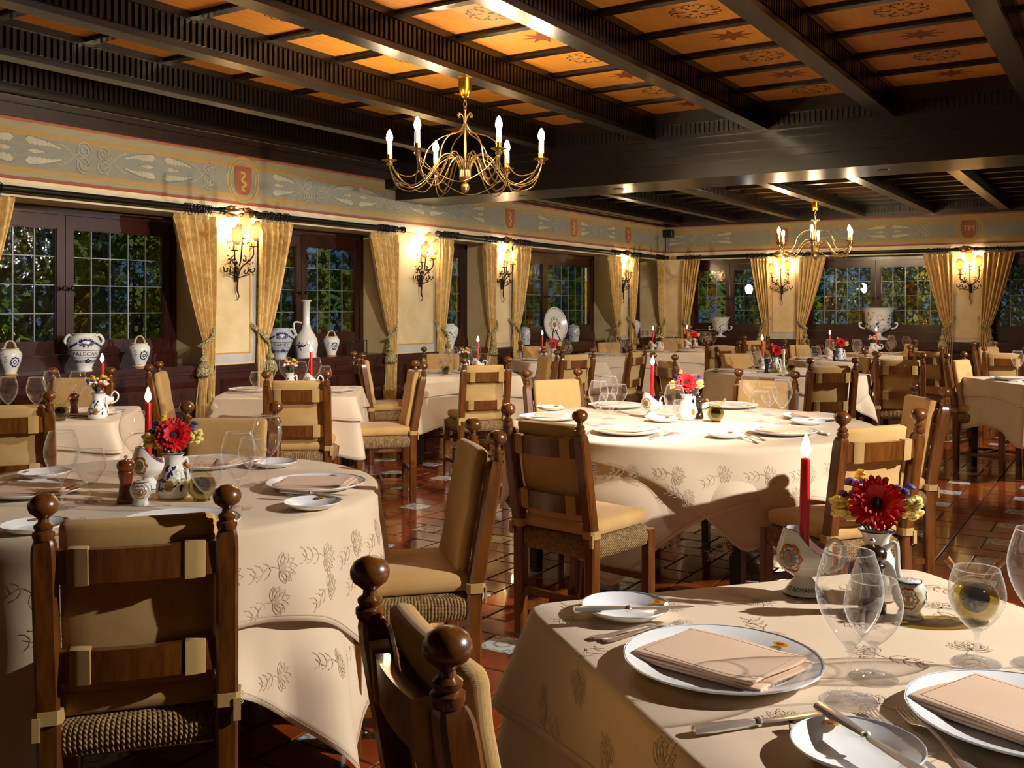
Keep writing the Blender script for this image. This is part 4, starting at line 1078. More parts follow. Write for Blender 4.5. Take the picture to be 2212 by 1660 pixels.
BG, BD = bouquet('gerbera'), bouquet('daisy')
def holder(letters):
    def f():
        r = empty('candle_holder'); N = 36
        fp = [(.040, 0), (.041, .004), (.038, .008), (.022, .030), (.016, .038), (.018, .042)]
        ft = MB().lathe(fp, 28).build('foot', M['majolica'], r)
        MB().tube([(.041*math.cos(2*PI*j/30), .041*math.sin(2*PI*j/30), .003) for j in range(30)], .0016, 6, True).build('blue_line', M['cobalt'], ft)
        if letters:
            mp, rad = surf_map(fp); vs, fs = text2d(letters, .013); b = MB(); b.add([mp(p/.038-.1, .0155+q*.9) for p, q in vs], fs); b.build('lettering', M['inky'], ft, False)
        def rim(a): q = max(0, min(1, ((1-math.cos(a))/2-.12)/.62)); return .088+.050*q*q*(3-2*q)    # high back on -x, spout on +x
        def wall(t, a, ins=0):
            zt = rim(a); z = .038+(zt-.038)*t; k = (z-.038)
            q = .054*math.sin(min(1, k/.045+.24)*PI/2)-max(0, z-.09)*.30-ins
            return Vector((q*math.cos(a)*(1.12 if math.cos(a) > 0 else 1.0), q*math.sin(a)*.86, z))
        R = [[wall(t/10, 2*PI*j/N) for j in range(N)] for t in range(11)]+[[wall(t/10, 2*PI*j/N, .004) for j in range(N)] for t in range(10, -1, -1)]
        bo = MB(); bo.rings(R); bo.build('bowl', M['majolica'], r, True, 60)
        MB().tube([wall(1, 2*PI*j/N, .002) for j in range(N)], .0013, 6, True).build('scalloped_edge', M['cobalt'], r)
        MB().tube(bez([(.045, 0, .05), (.075, 0, .065), (.082, 0, .098), (.062, 0, .118), (.046, 0, .098), (.05, 0, .078)], 24), .0048, 8).build('handle', M['majolica'], r)
        def mp(u, v): p = wall(max(0, min(1, (v-.038)/(rim(-PI/2+u)-.038))), -PI/2+u); return Vector((p.x*1.012, p.y*1.02, p.z))
        crest_mark(r, mp, -.55, .082, .024, lambda v: .05)
        MB().lathe([(.0135, .04), (.0135, .062), (.016, .064), (.016, .066), (.0125, .066)], 14).build('socket', M['majolica'], r)
        return r
    return f
HOLD, HOLDT = holder(None), holder('LIO ROMANNO')
def candle(L, lit=True, mat='wax'):
    def f():
        r = empty('taper_candle')
        MB().lathe([(.0118, 0), (.0118, .01), (.0105, L*.6), (.0098, L-.004), (.0085, L), (.002, L-.002)], 16).build('wax', M[mat], r)
        MB().tube([(0, 0, L-.004), (.0006, 0, L+.009)], .0008, 5).build('wick', M['black'], r)
        if lit: MB().lathe([(.002, L+.003), (.0085, L+.010), (.0108, L+.019), (.0078, L+.034), (.0032, L+.047), (0, L+.054)], 12).build('flame', M['flame'], r)
        return r
    return f
CAN, GLARE_STICK = candle(.235), candle(.2, False, 'sleeve')
MP = [(.026, 0), (.027, .004), (.0265, .018), (.0235, .022), (.0225, .026), (.019, .05), (.018, .062), (.0225, .085), (.025, .094), (.022, .098), (.024, .101), (.027, .108), (.0275, .118), (.023, .127), (.012, .131)]
def mill(mat):
    def f():
        r = empty('pepper_mill'); MB().lathe(MP[:10], 24).build('body', M[mat], r, True, 60); h = MB().lathe(MP[9:], 24).build('head', M[mat], r, True, 60)
        MB().lathe([(.003, .131), (.003, .135), (.006, .137), (.0065, .140), (.004, .144), (0, .145)], 12).build('knob', M['silver'], h); return r
    return f
MILL, MILLD = mill('mill'), mill('milldark')
def salt(letters):
    def f():
        p = [(.024, 0), (.0245, .004), (.021, .012), (.020, .017), (.029, .030), (.033, .044), (.031, .056), (.024, .066), (.022, .068)]
        r = empty('salt_shaker'); MB().lathe(p, 26).build('body', M['majolica'], r, True, 60); mp, rad = surf_map(p)
        ld = MB().lathe([(.0215, .067), (.0215, .070), (.018, .0725), (.001, .073)], 22).build('lid', M['majolica'], r)
        MB().tube([(.0215*math.cos(2*PI*j/24), .0215*math.sin(2*PI*j/24), .0695) for j in range(24)], .0012, 6, True).build('lid_line', M['cobalt'], ld)
        h = MB()
        for k in range(6): h.lathe([(.0012, .0729), (.0012, .0733), (0, .0733)], 6, Matrix.Translation((.009*math.cos(k), .009*math.sin(k), 0)))
        h.build('holes', M['inky'], ld); crest_mark(r, mp, -.1, .042, .018, rad)
        b = MB()
        for k in range(3):
            u = .95+.12*k; b.poly([(u, .03+.01*k), (u+.12, .034+.01*k), (u+.02, .045+.008*k)], mp)
        b.build('painted_leaf', M['cobalt'], r, False)
        if letters:
            vs, fs = text2d(letters, .0085); MB().add([mp(q/.021, .0075+w_*.8) for q, w_ in vs], fs).build('lettering', M['inky'], r, False)
        return r
    return f
SALT, SALTT = salt(None), salt('ROMAN')
def cruet():
    r = empty('oil_cruet'); N = 24
    sp = lambda q, z0: [(q*math.sin(PI*i/16), z0-q*math.cos(PI*i/16)) for i in range(17)]
    MB().lathe([(.026, 0), (.027, .002)]+[p for p in sp(.044, .045) if p[1] > .006], N).build('glass_ball', M['cruet'], r)
    oil = thinglass('olive_oil', (.62, .52, .06, 1), .25, .03) if 'oil' not in M else M['oil']; M['oil'] = oil
    MB().lathe([(.026, .003)]+[p for p in sp(.0415, .045) if .007 < p[1] < .074]+[(.001, .074)], N).build('oil', oil, r)
    if 'vinegar' not in M: M['vinegar'] = plain('vinegar', '#120a08', .08, 0, .6, .1)
    MB().lathe(sp(.027, .046), 20).build('vinegar_ball', M['vinegar'], r)
    for s, L in ((-1, .034), (1, .030)):
        b = MB(); b.tube([(s*.02, 0, .08), (s*.034, 0, .1), (s*.044, 0, .112)], [.008, .0065, .0075], 10); sp_ = b.build('spout', M['cruet'], r)
        MB().tube([(s*.040, 0, .107), (s*.052, 0, .121)], [.0055, .0075], 10).build('cork', M['cork'], sp_)
    MB().tube([(0, 0, .088)]+[(.009*math.sin(t), 0, .108-.012*math.cos(t)) for t in [2*PI*i/12 for i in range(11)]], .0022, 6).build('loop_handle', M['cruet'], r)
    return r
PTW = [0]
SIDE = {0: 'near side', 1: 'right side', 2: 'far side', 3: 'left side'}
ZT = .7605
def put(kind, px, py, label, z=ZT, rz=0.0, **k):
    p = at(px, py, z); return put3(kind, p, label, rz, **k)
KN = {'plate': ('plate', BIG, 'plate'), 'bread': ('bread', SMALL, 'plate'), 'tall': ('tall', TALL, 'glass'), 'short': ('short', SHORT, 'glass'), 'fork': ('fork', fork, 'fork'), 'knife': ('knife', knife, 'knife'),
      'napkin': ('napkin', napkin, 'napkin'), 'pit1': ('pit1', PIT1, 'pitcher'), 'pit2': ('pit2', PIT2, 'pitcher'), 'bg': ('bg', BG, 'flowers'), 'bd': ('bd', BD, 'flowers'), 'hold': ('hold', HOLD, 'candle holder'), 'holdt': ('holdt', HOLDT, 'candle holder'),
      'can': ('can', CAN, 'candle'), 'glare_stick': ('glare_stick', GLARE_STICK, 'candle'), 'mill': ('mill', MILL, 'pepper mill'), 'milld': ('milld', MILLD, 'pepper mill'), 'salt': ('salt', SALT, 'salt shaker'), 'saltt': ('saltt', SALTT, 'salt shaker'), 'cruet': ('cruet', cruet, 'cruet')}
GRP = {'plate': 'dinner plates', 'bread': 'bread plates', 'tall': 'wine glasses', 'short': 'water glasses', 'fork': 'forks', 'knife': 'table knives', 'napkin': 'folded napkins'}
def put3(kind, p, label, rz=0.0, **k):
    a, b, c = KN[kind]; return place(a, b, label, c, p, rz, GRP.get(kind), **({'sc': (1.42, 1.36, .85)} if kind == 'napkin' else {}), **k)
CAMF = math.atan2(CS, -SN)            # heading of the view
def facecam(p): return math.atan2(-p[1], -p[0])+PI/2      # local -y looks at the viewer
def px_dir(a, b, z=ZT): p, q = at(a[0], a[1], z), at(b[0], b[1], z); return (p+q)/2, math.atan2((q-p).y, (q-p).x)
def cutl(kind, a, b, label, z=ZT): m, an = px_dir(a, b, z); put3(kind, m, label, an)
def centre(h, ci, v, fl, m, cr, tname, ht='hold', pv='pit1', fb='bg', mm='milld', desc='', rv=None, sal=None, st='salt'):
    z = ZT
    if h:
        p = at(h[0], h[1], z); fc = facecam(p); put3(ht, p, 'white ceramic candle holder with crest on the %s' % tname, fc)
        put3('can', p+Vector((0, 0, .048)), 'lit red taper candle on the %s' % tname, 0, tilt=(random.uniform(-.03, .03), random.uniform(-.03, .03)))
    if v:
        p = at(v[0], v[1], z); fc = facecam(p); put3(pv, p, 'white ceramic flower pitcher %son the %s' % ('with blue leaves ' if pv == 'pit1' else '', tname), fc if rv is None else fc+rv)
        put3(fb, p+Vector((0, 0, 0.012)), ('bouquet with red gerbera and yellow blossoms on the %s' if fb == 'bg' else 'bouquet of small mixed daisies on the %s') % tname, fc)
    if m: put(mm, m[0], m[1], '%s wooden pepper mill on the %s' % ('reddish brown' if mm == 'mill' else 'dark', tname))
    if cr: p = at(cr[0], cr[1], z); put3('cruet', p, 'round glass oil and vinegar cruet on the %s' % tname, facecam(p)+.3)
    if sal: p = at(sal[0], sal[1], z); put3(st, p, 'small white crested salt shaker on the %s' % tname, facecam(p))

# ---- front right table
n3 = LB[3]
put('plate', 1560, 1446, 'large white plate with crest nearest the centre of the front right table', ZT, px_dir((1560, 1446), (1700, 1414))[1]-PI/2)
pl = at(1560, 1446, ZT); put3('napkin', pl+Vector((.0, .004, .0075)), 'folded beige napkin on the large white plate, front right table', px_dir((1440, 1400), (1690, 1470))[1])
put('bread', 1352, 1330, 'small white bread plate with a knife across it, front right table', ZT, px_dir((1352, 1330), (1425, 1322))[1]-PI/2)
cutl('knife', (1266, 1325), (1476, 1318), 'butter knife lying across the left bread plate, front right table', ZT+.0235)
cutl('fork', (1262, 1398), (1530, 1344), 'fork left of the large white plate, front right table')
cutl('fork', (1282, 1383), (1470, 1352), 'second fork beside the left bread plate, front right table')
cutl('knife', (1478, 1592), (1822, 1543), 'table knife with round handle below the large white plate')
put('bread', 1852, 1640, 'small white plate cut by the bottom edge, front right table', ZT, px_dir((1852, 1640), (1785, 1582))[1]-PI/2)
cutl('knife', (1778, 1542), (2010, 1690), 'butter knife across the small plate at the bottom edge', ZT+.0235)
put('plate', 2218, 1570, 'white plate cut by the right edge, front right table', ZT, px_dir((2218, 1570), (2085, 1482))[1]-PI/2)
p2 = at(2218, 1570, ZT); put3('napkin', p2+Vector((-.01, .0, .0075)), 'folded napkin on the plate at the right edge', px_dir((2030, 1540), (2300, 1640))[1])
cutl('fork', (2030, 1690), (1865, 1528), 'fork whose tines point to the tall wine glass, front right table')
cutl('fork', (2120, 1690), (1938, 1532), 'fork beside the right-edge plate, front right table')
put('tall', 1835, 1516, 'tall wine glass in front of the candle holder, front right table')
put('short', 1887, 1467, 'short water glass close behind the tall wine glass, front right table')
put('short', 2110, 1434, 'water glass in front of the cruet, front right table')
put('tall', 2246, 1440, 'wine glass cut by the right edge, front right table')
centre((1735, 1284), None, (1893, 1292), None, (1884, 1322), (2105, 1345), n3, 'holdt', 'pit2', 'bg', 'milld', '', -.6, (1965, 1334), 'saltt')
# ---- near left round table
n1 = LB[1]
put('plate', 683, 1054, 'white plate with flat folded napkin at the right of the near left round table', ZT, .3)
put3('napkin', at(683, 1054, ZT)+Vector((0, 0, .0075)), 'napkin on the right plate of the near left round table', TH)
put('bread', 676, 1098, 'bread plate at the right of the near left round table', ZT, .4)
cutl('fork', (770, 1085), (595, 1072), 'fork by the right bread plate, near left round table'); cutl('knife', (610, 1066), (748, 1075), 'knife on the right bread plate, near left round table', ZT+.02)
put('plate', 388, 1140, 'white plate behind the large chair back, near left round table', ZT, PI/2+TH)
put3('napkin', at(380, 1150, ZT)+Vector((0, 0, .0075)), 'napkin behind the large chair back', TH)
put('bread', 76, 1148, 'bread plate left of the large chair finial', ZT, 1)
cutl('fork', (225, 1190), (205, 1115), 'fork with upright tines behind the large chair back'); cutl('fork', (125, 1165), (185, 1118), 'fork left of the upright fork, near left round table')
put('plate', 70, 1068, 'white plate at the left edge, near left round table', ZT, 3); put3('napkin', at(70, 1070, ZT)+Vector((0, 0, .0075)), 'napkin on the left edge plate', TH+.1)
put('bread', 95, 1032, 'bread plate behind the left wine glass', ZT, 2)
put('bread', 592, 1009, 'bread plate at the far right of the near left round table', ZT, 2)
put('plate', 450, 1008, 'white plate at the far side of the near left round table', ZT, 0); put3('napkin', at(450, 1008, ZT)+Vector((0, 0, .0075)), 'napkin at the far side of the near left round table', TH)
for k, px, py, lb in (('tall', 133, 1098, 'left tall wine glass on the near left round table'), ('short', 195, 1085, 'water glass right of the left tall wine glass'), ('tall', 288, 1026, 'wine glass behind the red candle, near left round table'), ('tall', 515, 1100, 'tall wine glass right of the cruet, near left round table'),
                      ('tall', 577, 1044, 'far right tall wine glass on the near left round table'), ('short', 545, 1050, 'water glass between two tall glasses, near left round table'), ('short', 447, 1106, 'water glass in front of the cruet, near left round table')):
    put(k, px, py, lb)
centre((320, 1056), None, (374, 1076), None, (272, 1086), (436, 1082), n1, 'hold', 'pit1', 'bg', 'mill', '', .5, (304, 1091))
# ---- central round table
n2 = LB[2]
for i, (x, y, lb) in enumerate(((1355, 937, 'near left'), (1690, 938, 'near right'), (1187, 907, 'left'), (1330, 881, 'far left'), (1578, 881, 'far right'), (1757, 906, 'right'))):
    put('plate', x, y, 'white dinner plate at the %s of the central round table' % lb, ZT, i*1.1)
    p = at(x, y, ZT); c2 = Vector((TC[2][0], TC[2][1], 0)); put3('napkin', p+Vector((0, 0, .0075)), 'napkin at the %s of the central round table' % lb, math.atan2((p-c2).y, (p-c2).x)+PI/2)
for x, y, lb in ((1431, 911, 'near left'), (1567, 946, 'near right'), (1190, 886, 'left'), (1745, 917, 'right'), (1500, 884, 'far')): put('bread', x, y, 'bread plate at the %s of the central round table' % lb)
cutl('knife', (1395, 952), (1466, 936), 'knife right of the near left plate, central round table'); cutl('fork', (1668, 957), (1600, 938), 'fork by the near right bread plate, central round table')
cutl('fork', (1650, 962), (1585, 944), 'second fork by the near right bread plate, central round table'); cutl('fork', (1255, 948), (1292, 925), 'fork left of the near left plate, central round table'); cutl('knife', (1795, 944), (1740, 928), 'knife near the right plate, central round table')
for k, px, py, lb in (('tall', 1293, 921, 'left tall wine glass'), ('short', 1312, 918, 'water glass beside the left wine glass'), ('short', 1338, 891, 'water glass by the far left plate'), ('tall', 1457, 936, 'tall wine glass in front of the pitcher'), ('short', 1473, 939, 'water glass in front of the pitcher'),
                      ('tall', 1492, 899, 'wine glass behind the gerbera'), ('short', 1645, 912, 'water glass at the right'), ('tall', 1690, 917, 'right tall wine glass'), ('short', 1662, 898, 'rear water glass at the right'), ('tall', 1316, 905, 'rear left wine glass'), ('tall', 1620, 890, 'wine glass by the far right plate')):
    put(k, px, py, lb+', central round table')
centre((1407, 903), None, (1483, 907), None, (1509, 905), (1546, 912), n2, 'hold', 'pit2', 'bg', 'milld', '', .4)
# ---- the farther tables: four places each
def setting(n, k, R, cutlery=True, small=True):
    c = Vector((TC[n][0], TC[n][1], ZT)); a = CAMF+PI+k*PI/2; d = Vector((math.cos(a), math.sin(a), 0)); s = Vector((-d.y, d.x, 0)); w_ = '%s of the %s' % (SIDE[k], LB[n])
    p = c+d*(R-.18); put3('plate', p, 'dinner plate at the '+w_, a); put3('napkin', p+Vector((0, 0, .0075)), 'napkin at the '+w_, a+PI/2)
    if small:
        put3('tall', c+d*(R-.36)+s*.24, 'wine glass at the '+w_, 0); put3('short', c+d*(R-.30)+s*.33, 'water glass at the '+w_, 0); put3('tall', c+d*(R-.36)-s*.26, 'second wine glass at the '+w_, 0)
    else: put3('tall', c+d*(R-.42)+s*.10, 'wine glass at the '+w_, 0); put3('short', c+d*(R-.38)+s*.20, 'water glass at the '+w_, 0)
    if cutlery: put3('fork', p-s*.185, 'fork at the '+w_, a+PI); put3('knife', p+s*.185, 'knife at the '+w_, a+PI)
for n, R, q in ((4, .44, True), (5, .47, True), (6, .47, True), (7, .44, False), (8, .44, False), (9, .73, True), (10, .6, False), (11, .47, True), (12, .4, False), (13, .4, False), (14, .45, False)):
    rd_ = n in (9, 10)
    for k in (range(4) if rd_ else (1, 3)): setting(n, k, R, q, not rd_)
centre((222, 891), None, (211, 906), None, (160, 902), (130, 909), LB[4], 'hold', 'pit1', 'bd', 'mill', '', .5)
centre((672, 848), None, (626, 848), None, None, None, LB[5], 'hold', 'pit1', 'bd')
centre((1032, 806), None, (1002, 808), None, None, (962, 809), LB[6], 'hold', 'pit1', 'bd')
centre((1171, 777), None, (1196, 780), None, None, None, LB[7], 'hold', 'pit1', 'bg')
centre((1409, 758), None, (1424, 760), None, None, None, LB[12], 'hold', 'pit2', 'bd')
centre((1647, 799), None, (1675, 804), None, (1657, 806), (1708, 806), LB[9], 'hold', 'pit1', 'bg')
put3('glare_stick', at(1693, 806, ZT), 'white candle shape standing in for chair-post glare on the round table right of centre')  # white stick imitates the glare on a chair post
centre((1791, 776), None, (1815, 779), None, (1804, 780), None, LB[10], 'hold', 'pit1', 'bg')
centre((1893, 763), None, (1884, 764), None, None, None, LB[14], 'hold', 'pit2', 'bd')
centre((1484, 752), None, (1499, 751), None, None, None, LB[13], 'hold', 'pit2', 'bg')
put('mill', 1497, 754, 'reddish brown pepper mill on the table below the small urn')
# ================================================================ chandeliers
def chandelier():
    r = empty('chandelier')            # origin at the beam, everything hangs below
    MB().lathe([(.004, -.125), (.018, -.12), (.034, -.10), (.042, -.06), (.042, -.004), (.046, 0)], 20).build('canopy', M['goldpaint'], r)
    ch = MB()
    for k in range(3):
        z = -.135-.03*k; ch.tube([(.011*math.cos(t)*(1 if k % 2 else 0), .011*math.cos(t)*(0 if k % 2 else 1), z+.02*math.sin(t)) for t in [2*PI*i/12 for i in range(12)]], .0028, 6, True)
    ch.build('chain', M['gold'], r)
    sc = MB()
    for k in range(6):
        a = k*PI/3; Mx = RZ(a)
        sc.tube([(x, 0, z) for x, z in [(.004, -.29), (.010, -.255), (.022, -.232), (.04, -.222), (.052, -.234), (.048, -.248), (.038, -.246), (.038, -.238)]], .0034, 6, False, Mx)
    sc.build('top_scrolls', M['gold'], r)
    MB().tube([(0, 0, -.2), (0, 0, -.60)], .008, 10).build('centre_rod', M['gold'], r)
    cp = MB(); cp.lathe([(.012, -.575), (.034, -.58), (.037, -.59), (.037, -.625), (.040, -.63), (.034, -.645), (.014, -.658), (.010, -.665)], 20); cu = cp.build('cup', M['gold'], r)
    pc = MB(); pc.lathe([(.010, -.665), (.022, -.672), (.027, -.69), (.024, -.71), (.014, -.725), (0, -.728)], 14); pc.build('pine_cone', M['gold'], cu, False)
    for k in range(6):
        a = k*PI/3+math.radians(-3)+TH; Mx = RZ(a); b = MB()
        for s, z0 in ((-1, -.006), (0, .008), (1, -.03)):
            off = s*.016
            P = bez([(.03, off*.5, -.585+z0*.2), (.06, off, -.515), (.11, off, -.485+z0), (.17, off, -.525+z0), (.25, off, -.635+z0), (.34, off, -.685+z0), (.43, off*.7, -.655+z0), (.475, off*.5, -.58), (.482, off*.2, -.525)], 40)
            b.tube(P, .0042 if s == 0 else .0036, 7, False, Mx)
        arm = b.build('arm', M['gold'], r)
        b = MB(); b.tube(bez([(.008, 0, -.29), (.05, 0, -.345), (.15, 0, -.375), (.235, 0, -.45), (.275, 0, -.56), (.34, 0, -.62), (.43, 0, -.60), (.47, 0, -.54)], 36), .0038, 7, False, Mx); b.build('cage_wire', M['gold'], r)
        b = MB(); b.lathe([(.018, -.55), (.022, -.54), (.016, -.53), (.03, -.524), (.046, -.517), (.048, -.514), (.02, -.516), (.016, -.514)], 18, Mx @ Matrix.Translation((.482, 0, 0))); dp = b.build('drip_pan', M['gold'], arm)
        b = MB(); Mc = Mx @ Matrix.Translation((.482, 0, 0)); b.lathe([(.018, -.515), (.018, -.485), (.0195, -.484), (.0195, -.481)], 16, Mc); b.build('gold_socket', M['goldpaint'], arm)
        b = MB(); b.lathe([(.0165, -.482), (.0165, -.41), (.012, -.405)], 14, Mc); b.build('candle_sleeve', M['sleeve'], arm)
        b = MB(); b.lathe([(.011, -.405), (.019, -.388), (.021, -.372), (.017, -.350), (.008, -.330), (0, -.322)], 12, Mc); b.build('bulb', M['bulb'], arm)
        # festoon wire to the next arm
        a2 = a+PI/3; p, q = Vector((.47*math.cos(a), .47*math.sin(a), -.55)), Vector((.47*math.cos(a2), .47*math.sin(a2), -.55)); m = (p+q)/2*.86; m.z = -.70
        b = MB(); b.tube(bez([p, (p*.6+m*.4)+Vector((0, 0, -.035)), m, (q*.6+m*.4)+Vector((0, 0, -.035)), q], 24), .0034, 6); b.build('festoon_wire', M['gold'], r)
    return r
c1 = at(1008, 168, BZ)
place('chandelier', chandelier, 'gilded six-light candle chandelier hanging near the ceiling centre', 'chandelier', (FX[3], c1.y, BZ), 0, 'six-light chandeliers')
c2x = sorted(RX2, key=lambda v: abs(v+3.36))[0]
_r = (1761-CX)/F; _d = c2x/(_r*CS-SN)
place('chandelier', chandelier, 'distant six-light chandelier in front of the end wall', 'chandelier', (c2x, _d*(_r*SN+CS), BZ2), .2, 'six-light chandeliers')

# ================================================================ wall lamps
def sconce():
    r = empty('wall_lamp')            # y into the room, z 0 at the lowest tip
    MB().tube(bez([(0, .02, .0), (-.012, .03, .03), (.006, .03, .08), (0, .03, .16), (.004, .035, .22)], 20), [.004]*8+[.007]*14, 7).build('tail', M['rust'], r)
    MB().rbox((0, .012, .2), (.035, .024, .12), .01).build('wall_plate', M['rust'], r)
    for s, top, y in ((0, .47, .075), (-1, .41, .085), (1, .37, .11)):
        b = MB(); x = s*.105
        b.tube(bez([(0, .03, .17), (x*.25, .04, .25), (x*.8, .06, .3), (x*1.0, y, top-.06), (x, y, top)], 24), .0058, 7)
        arm = b.build('arm', M['rust'], r)
        b = MB(); b.lathe([(.008, top-.004), (.03, top+.002), (.032, top+.006), (.01, top+.005)], 12, Matrix.Translation((x, y, 0))); b.build('drip_pan', M['rust'], arm)
        b = MB(); b.lathe([(.014, top+.004), (.014, top+.035), (.015, top+.036)], 12, Matrix.Translation((x, y, 0))); b.build('gold_socket', M['goldpaint'], arm)
        b = MB(); b.lathe([(.011, top+.036), (.011, top+.085)], 12, Matrix.Translation((x, y, 0))); b.build('candle_sleeve', M['sleeve'], arm)
        b = MB(); b.lathe([(.007, top+.085), (.013, top+.1), (.0135, top+.115), (.007, top+.14), (0, top+.15)], 10, Matrix.Translation((x, y, 0))); b.build('bulb', M['bulb2'], arm)
        g = MB(); N = 8
        def sh(u, v, x=x, y=y, top=top):
            a = (u-.5)*1.5; rr = .058+.016*v; zz = top+.055+.125*v
            if v > .99: zz += .018*math.cos((u-.5)*2*PI)-.012*math.cos((u-.5)*6*PI)*.5
            if v < .01: zz -= .012*math.cos((u-.5)*2*PI)
            return Vector((x+rr*math.sin(a)*1.05, y+rr*math.cos(a)-.022, zz))
        g.grid(sh, 12, 6); so = g.build('shield_shade', M['shade'], arm, True, 80)
        so.modifiers.new('t', 'SOLIDIFY').thickness = .0012
        e = MB(); e.tube([sh(i/14, 1) for i in range(15)], .0022, 5); e.tube([sh(i/14, 0) for i in range(15)], .002, 5); e.build('shade_trim', M['rust'], arm)
    sc = MB()
    for s in (-1, 1):
        for cx, cz, r0, a0 in ((.062, .225, .036, 2.6), (.125, .235, .03, 2.2), (.05, .315, .026, 3.4), (.1, .30, .024, 0.5)):
            sc.tube([(s*x, .045+.006*math.sin(i), z) for i, (x, z) in enumerate(spiral(cx, cz, .008, r0, a0, a0+4.6, 16))], .0052, 6)
        sc.tube(bez([(0, .03, .17), (s*.05, .04, .185), (s*.1, .045, .2)], 10), .0045, 6)
    sc.build('scrolls', M['rust'], r)
    lf = MB(); rd = random.Random(2)
    for i in range(22):
        x, z = rd.uniform(-.13, .13), rd.uniform(.2, .46); L = rd.uniform(.018, .036)
        lf.add([(0, 0, 0), (L*.5, .004, -.008), (L, 0, 0), (L*.5, .004, .008)], [(0, 1, 2, 3)], Matrix.Translation((x, .055+rd.uniform(-.02, .03), z)) @ RY(rd.uniform(0, 6.3)))
    lf.build('leaves', M['bronze'], r, False)
    fl = MB()
    for k in range(7): fl.add([(0, 0, 0), (.012, .006, -.006), (.026, .004, 0), (.012, .006, .006)], [(0, 1, 2, 3)], Matrix.Translation((.06, .07, .28)) @ RY(k*2*PI/7))
    fl.build('flower', M['iron'], r, False); return r
for px, Lw, lb in ((507, 1, 'iron candle wall lamp on the first plaster pillar'), (905, 1, 'iron candle wall lamp on the grey-bordered pillar at left centre'), (1082, 1, 'wall lamp on the third pillar left of the oval platter'), (1342, 1, 'small distant wall lamp left of the room corner'),
                   (1690, 0, 'wall lamp below the distant chandelier on the end wall'), (2097, 0, 'wall lamp at the right of the end wall')):
    if Lw: p = onX(px, XW); z = 1.42; Mx = LM(p.y, z, .005)
    else: p = onY(px, YB); z = 1.40; Mx = BM(p.x, z, .005)
    o = place('sconce', sconce, lb, 'wall lamp', Mx.translation, Mx.to_euler().z, 'iron candle wall lamps')
    o.scale = (1.12, 1.12, 1.12)

# ================================================================ curtains and rods
def curtain(sg, top, tie, bot, seed):
    def f():
        r = empty('curtain'); rd = random.Random(seed); ph = [rd.uniform(0, 6.3) for _ in range(4)]; nf = 6.0
        ztop, zt = 2.085, 1.06
        def pt(u, v):
            z = ztop*(1-v)+.02*v
            if z >= zt:
                q = ((z-zt)/(ztop-zt)); wd = tie+(top-tie)*q**.8; am = .018+.020*q
            else:
                q = (zt-z)/zt; wd = tie+(bot-tie)*min(1, q*2.2)**.7; am = .018+.016*min(1, q*2)
            x = sg*(u*wd)+sg*.02*math.sin(3*v+ph[0])
            y = am*math.sin(2*PI*nf*u+ph[1]+.8*math.sin(2.2*v+ph[2]))+.010*math.sin(2*PI*2.3*u+ph[3]+3*v)+.045
            pin = math.exp(-((z-zt)/.05)**2); y = y*(1-.45*pin)+.05*pin*.45
            if v < .02: y = y*.7+.012
            return Vector((x, y, z))
        b = MB(); b.grid(pt, 96, 60); o = b.build('drape', M['curtain'], r, True, 80); o.modifiers.new('t', 'SOLIDIFY').thickness = .004
        hd = MB(); hd.grid(lambda u, v: pt(u, .0)+Vector((0, .004, .03*(1-v)-.002)), 96, 2); hd.build('heading', M['curtain'], r, True, 80)
        tp = MB()
        for dz in (0, .02):
            tp.tube(bez([(sg*-.03, .0, zt+.14+dz), (sg*.0, .06, zt+.10+dz), (sg*tie*.5, .095, zt+.03+dz), (sg*(tie+.015), .07, zt-.02+dz), (sg*(tie+.03), .03, zt-.02)], 24), .011, 8)
        tb_ = tp.build('tieback_rope', M['rope'], r)
        ts = MB(); x = sg*(tie+.015)
        ts.tube([(x, .075, zt-.01), (x+sg*.004, .08, zt-.1)], .012, 8); ts.lathe([(.012, zt-.1), (.03, zt-.115), (.036, zt-.14), (.02, zt-.16), (.04, zt-.175), (.058, zt-.215), (.062, zt-.25), (.05, zt-.262), (.03, zt-.25)], 16, Matrix.Translation((x+sg*.004, .085, 0)))
        for k in range(16):
            a = k*PI/8; ts.tube([(x+.045*math.cos(a), .085+.045*math.sin(a), zt-.19), (x+.06*math.cos(a), .085+.06*math.sin(a), zt-.265)], .008, 5)
        ts.build('tassel', M['rope'], tb_); return r
    return f
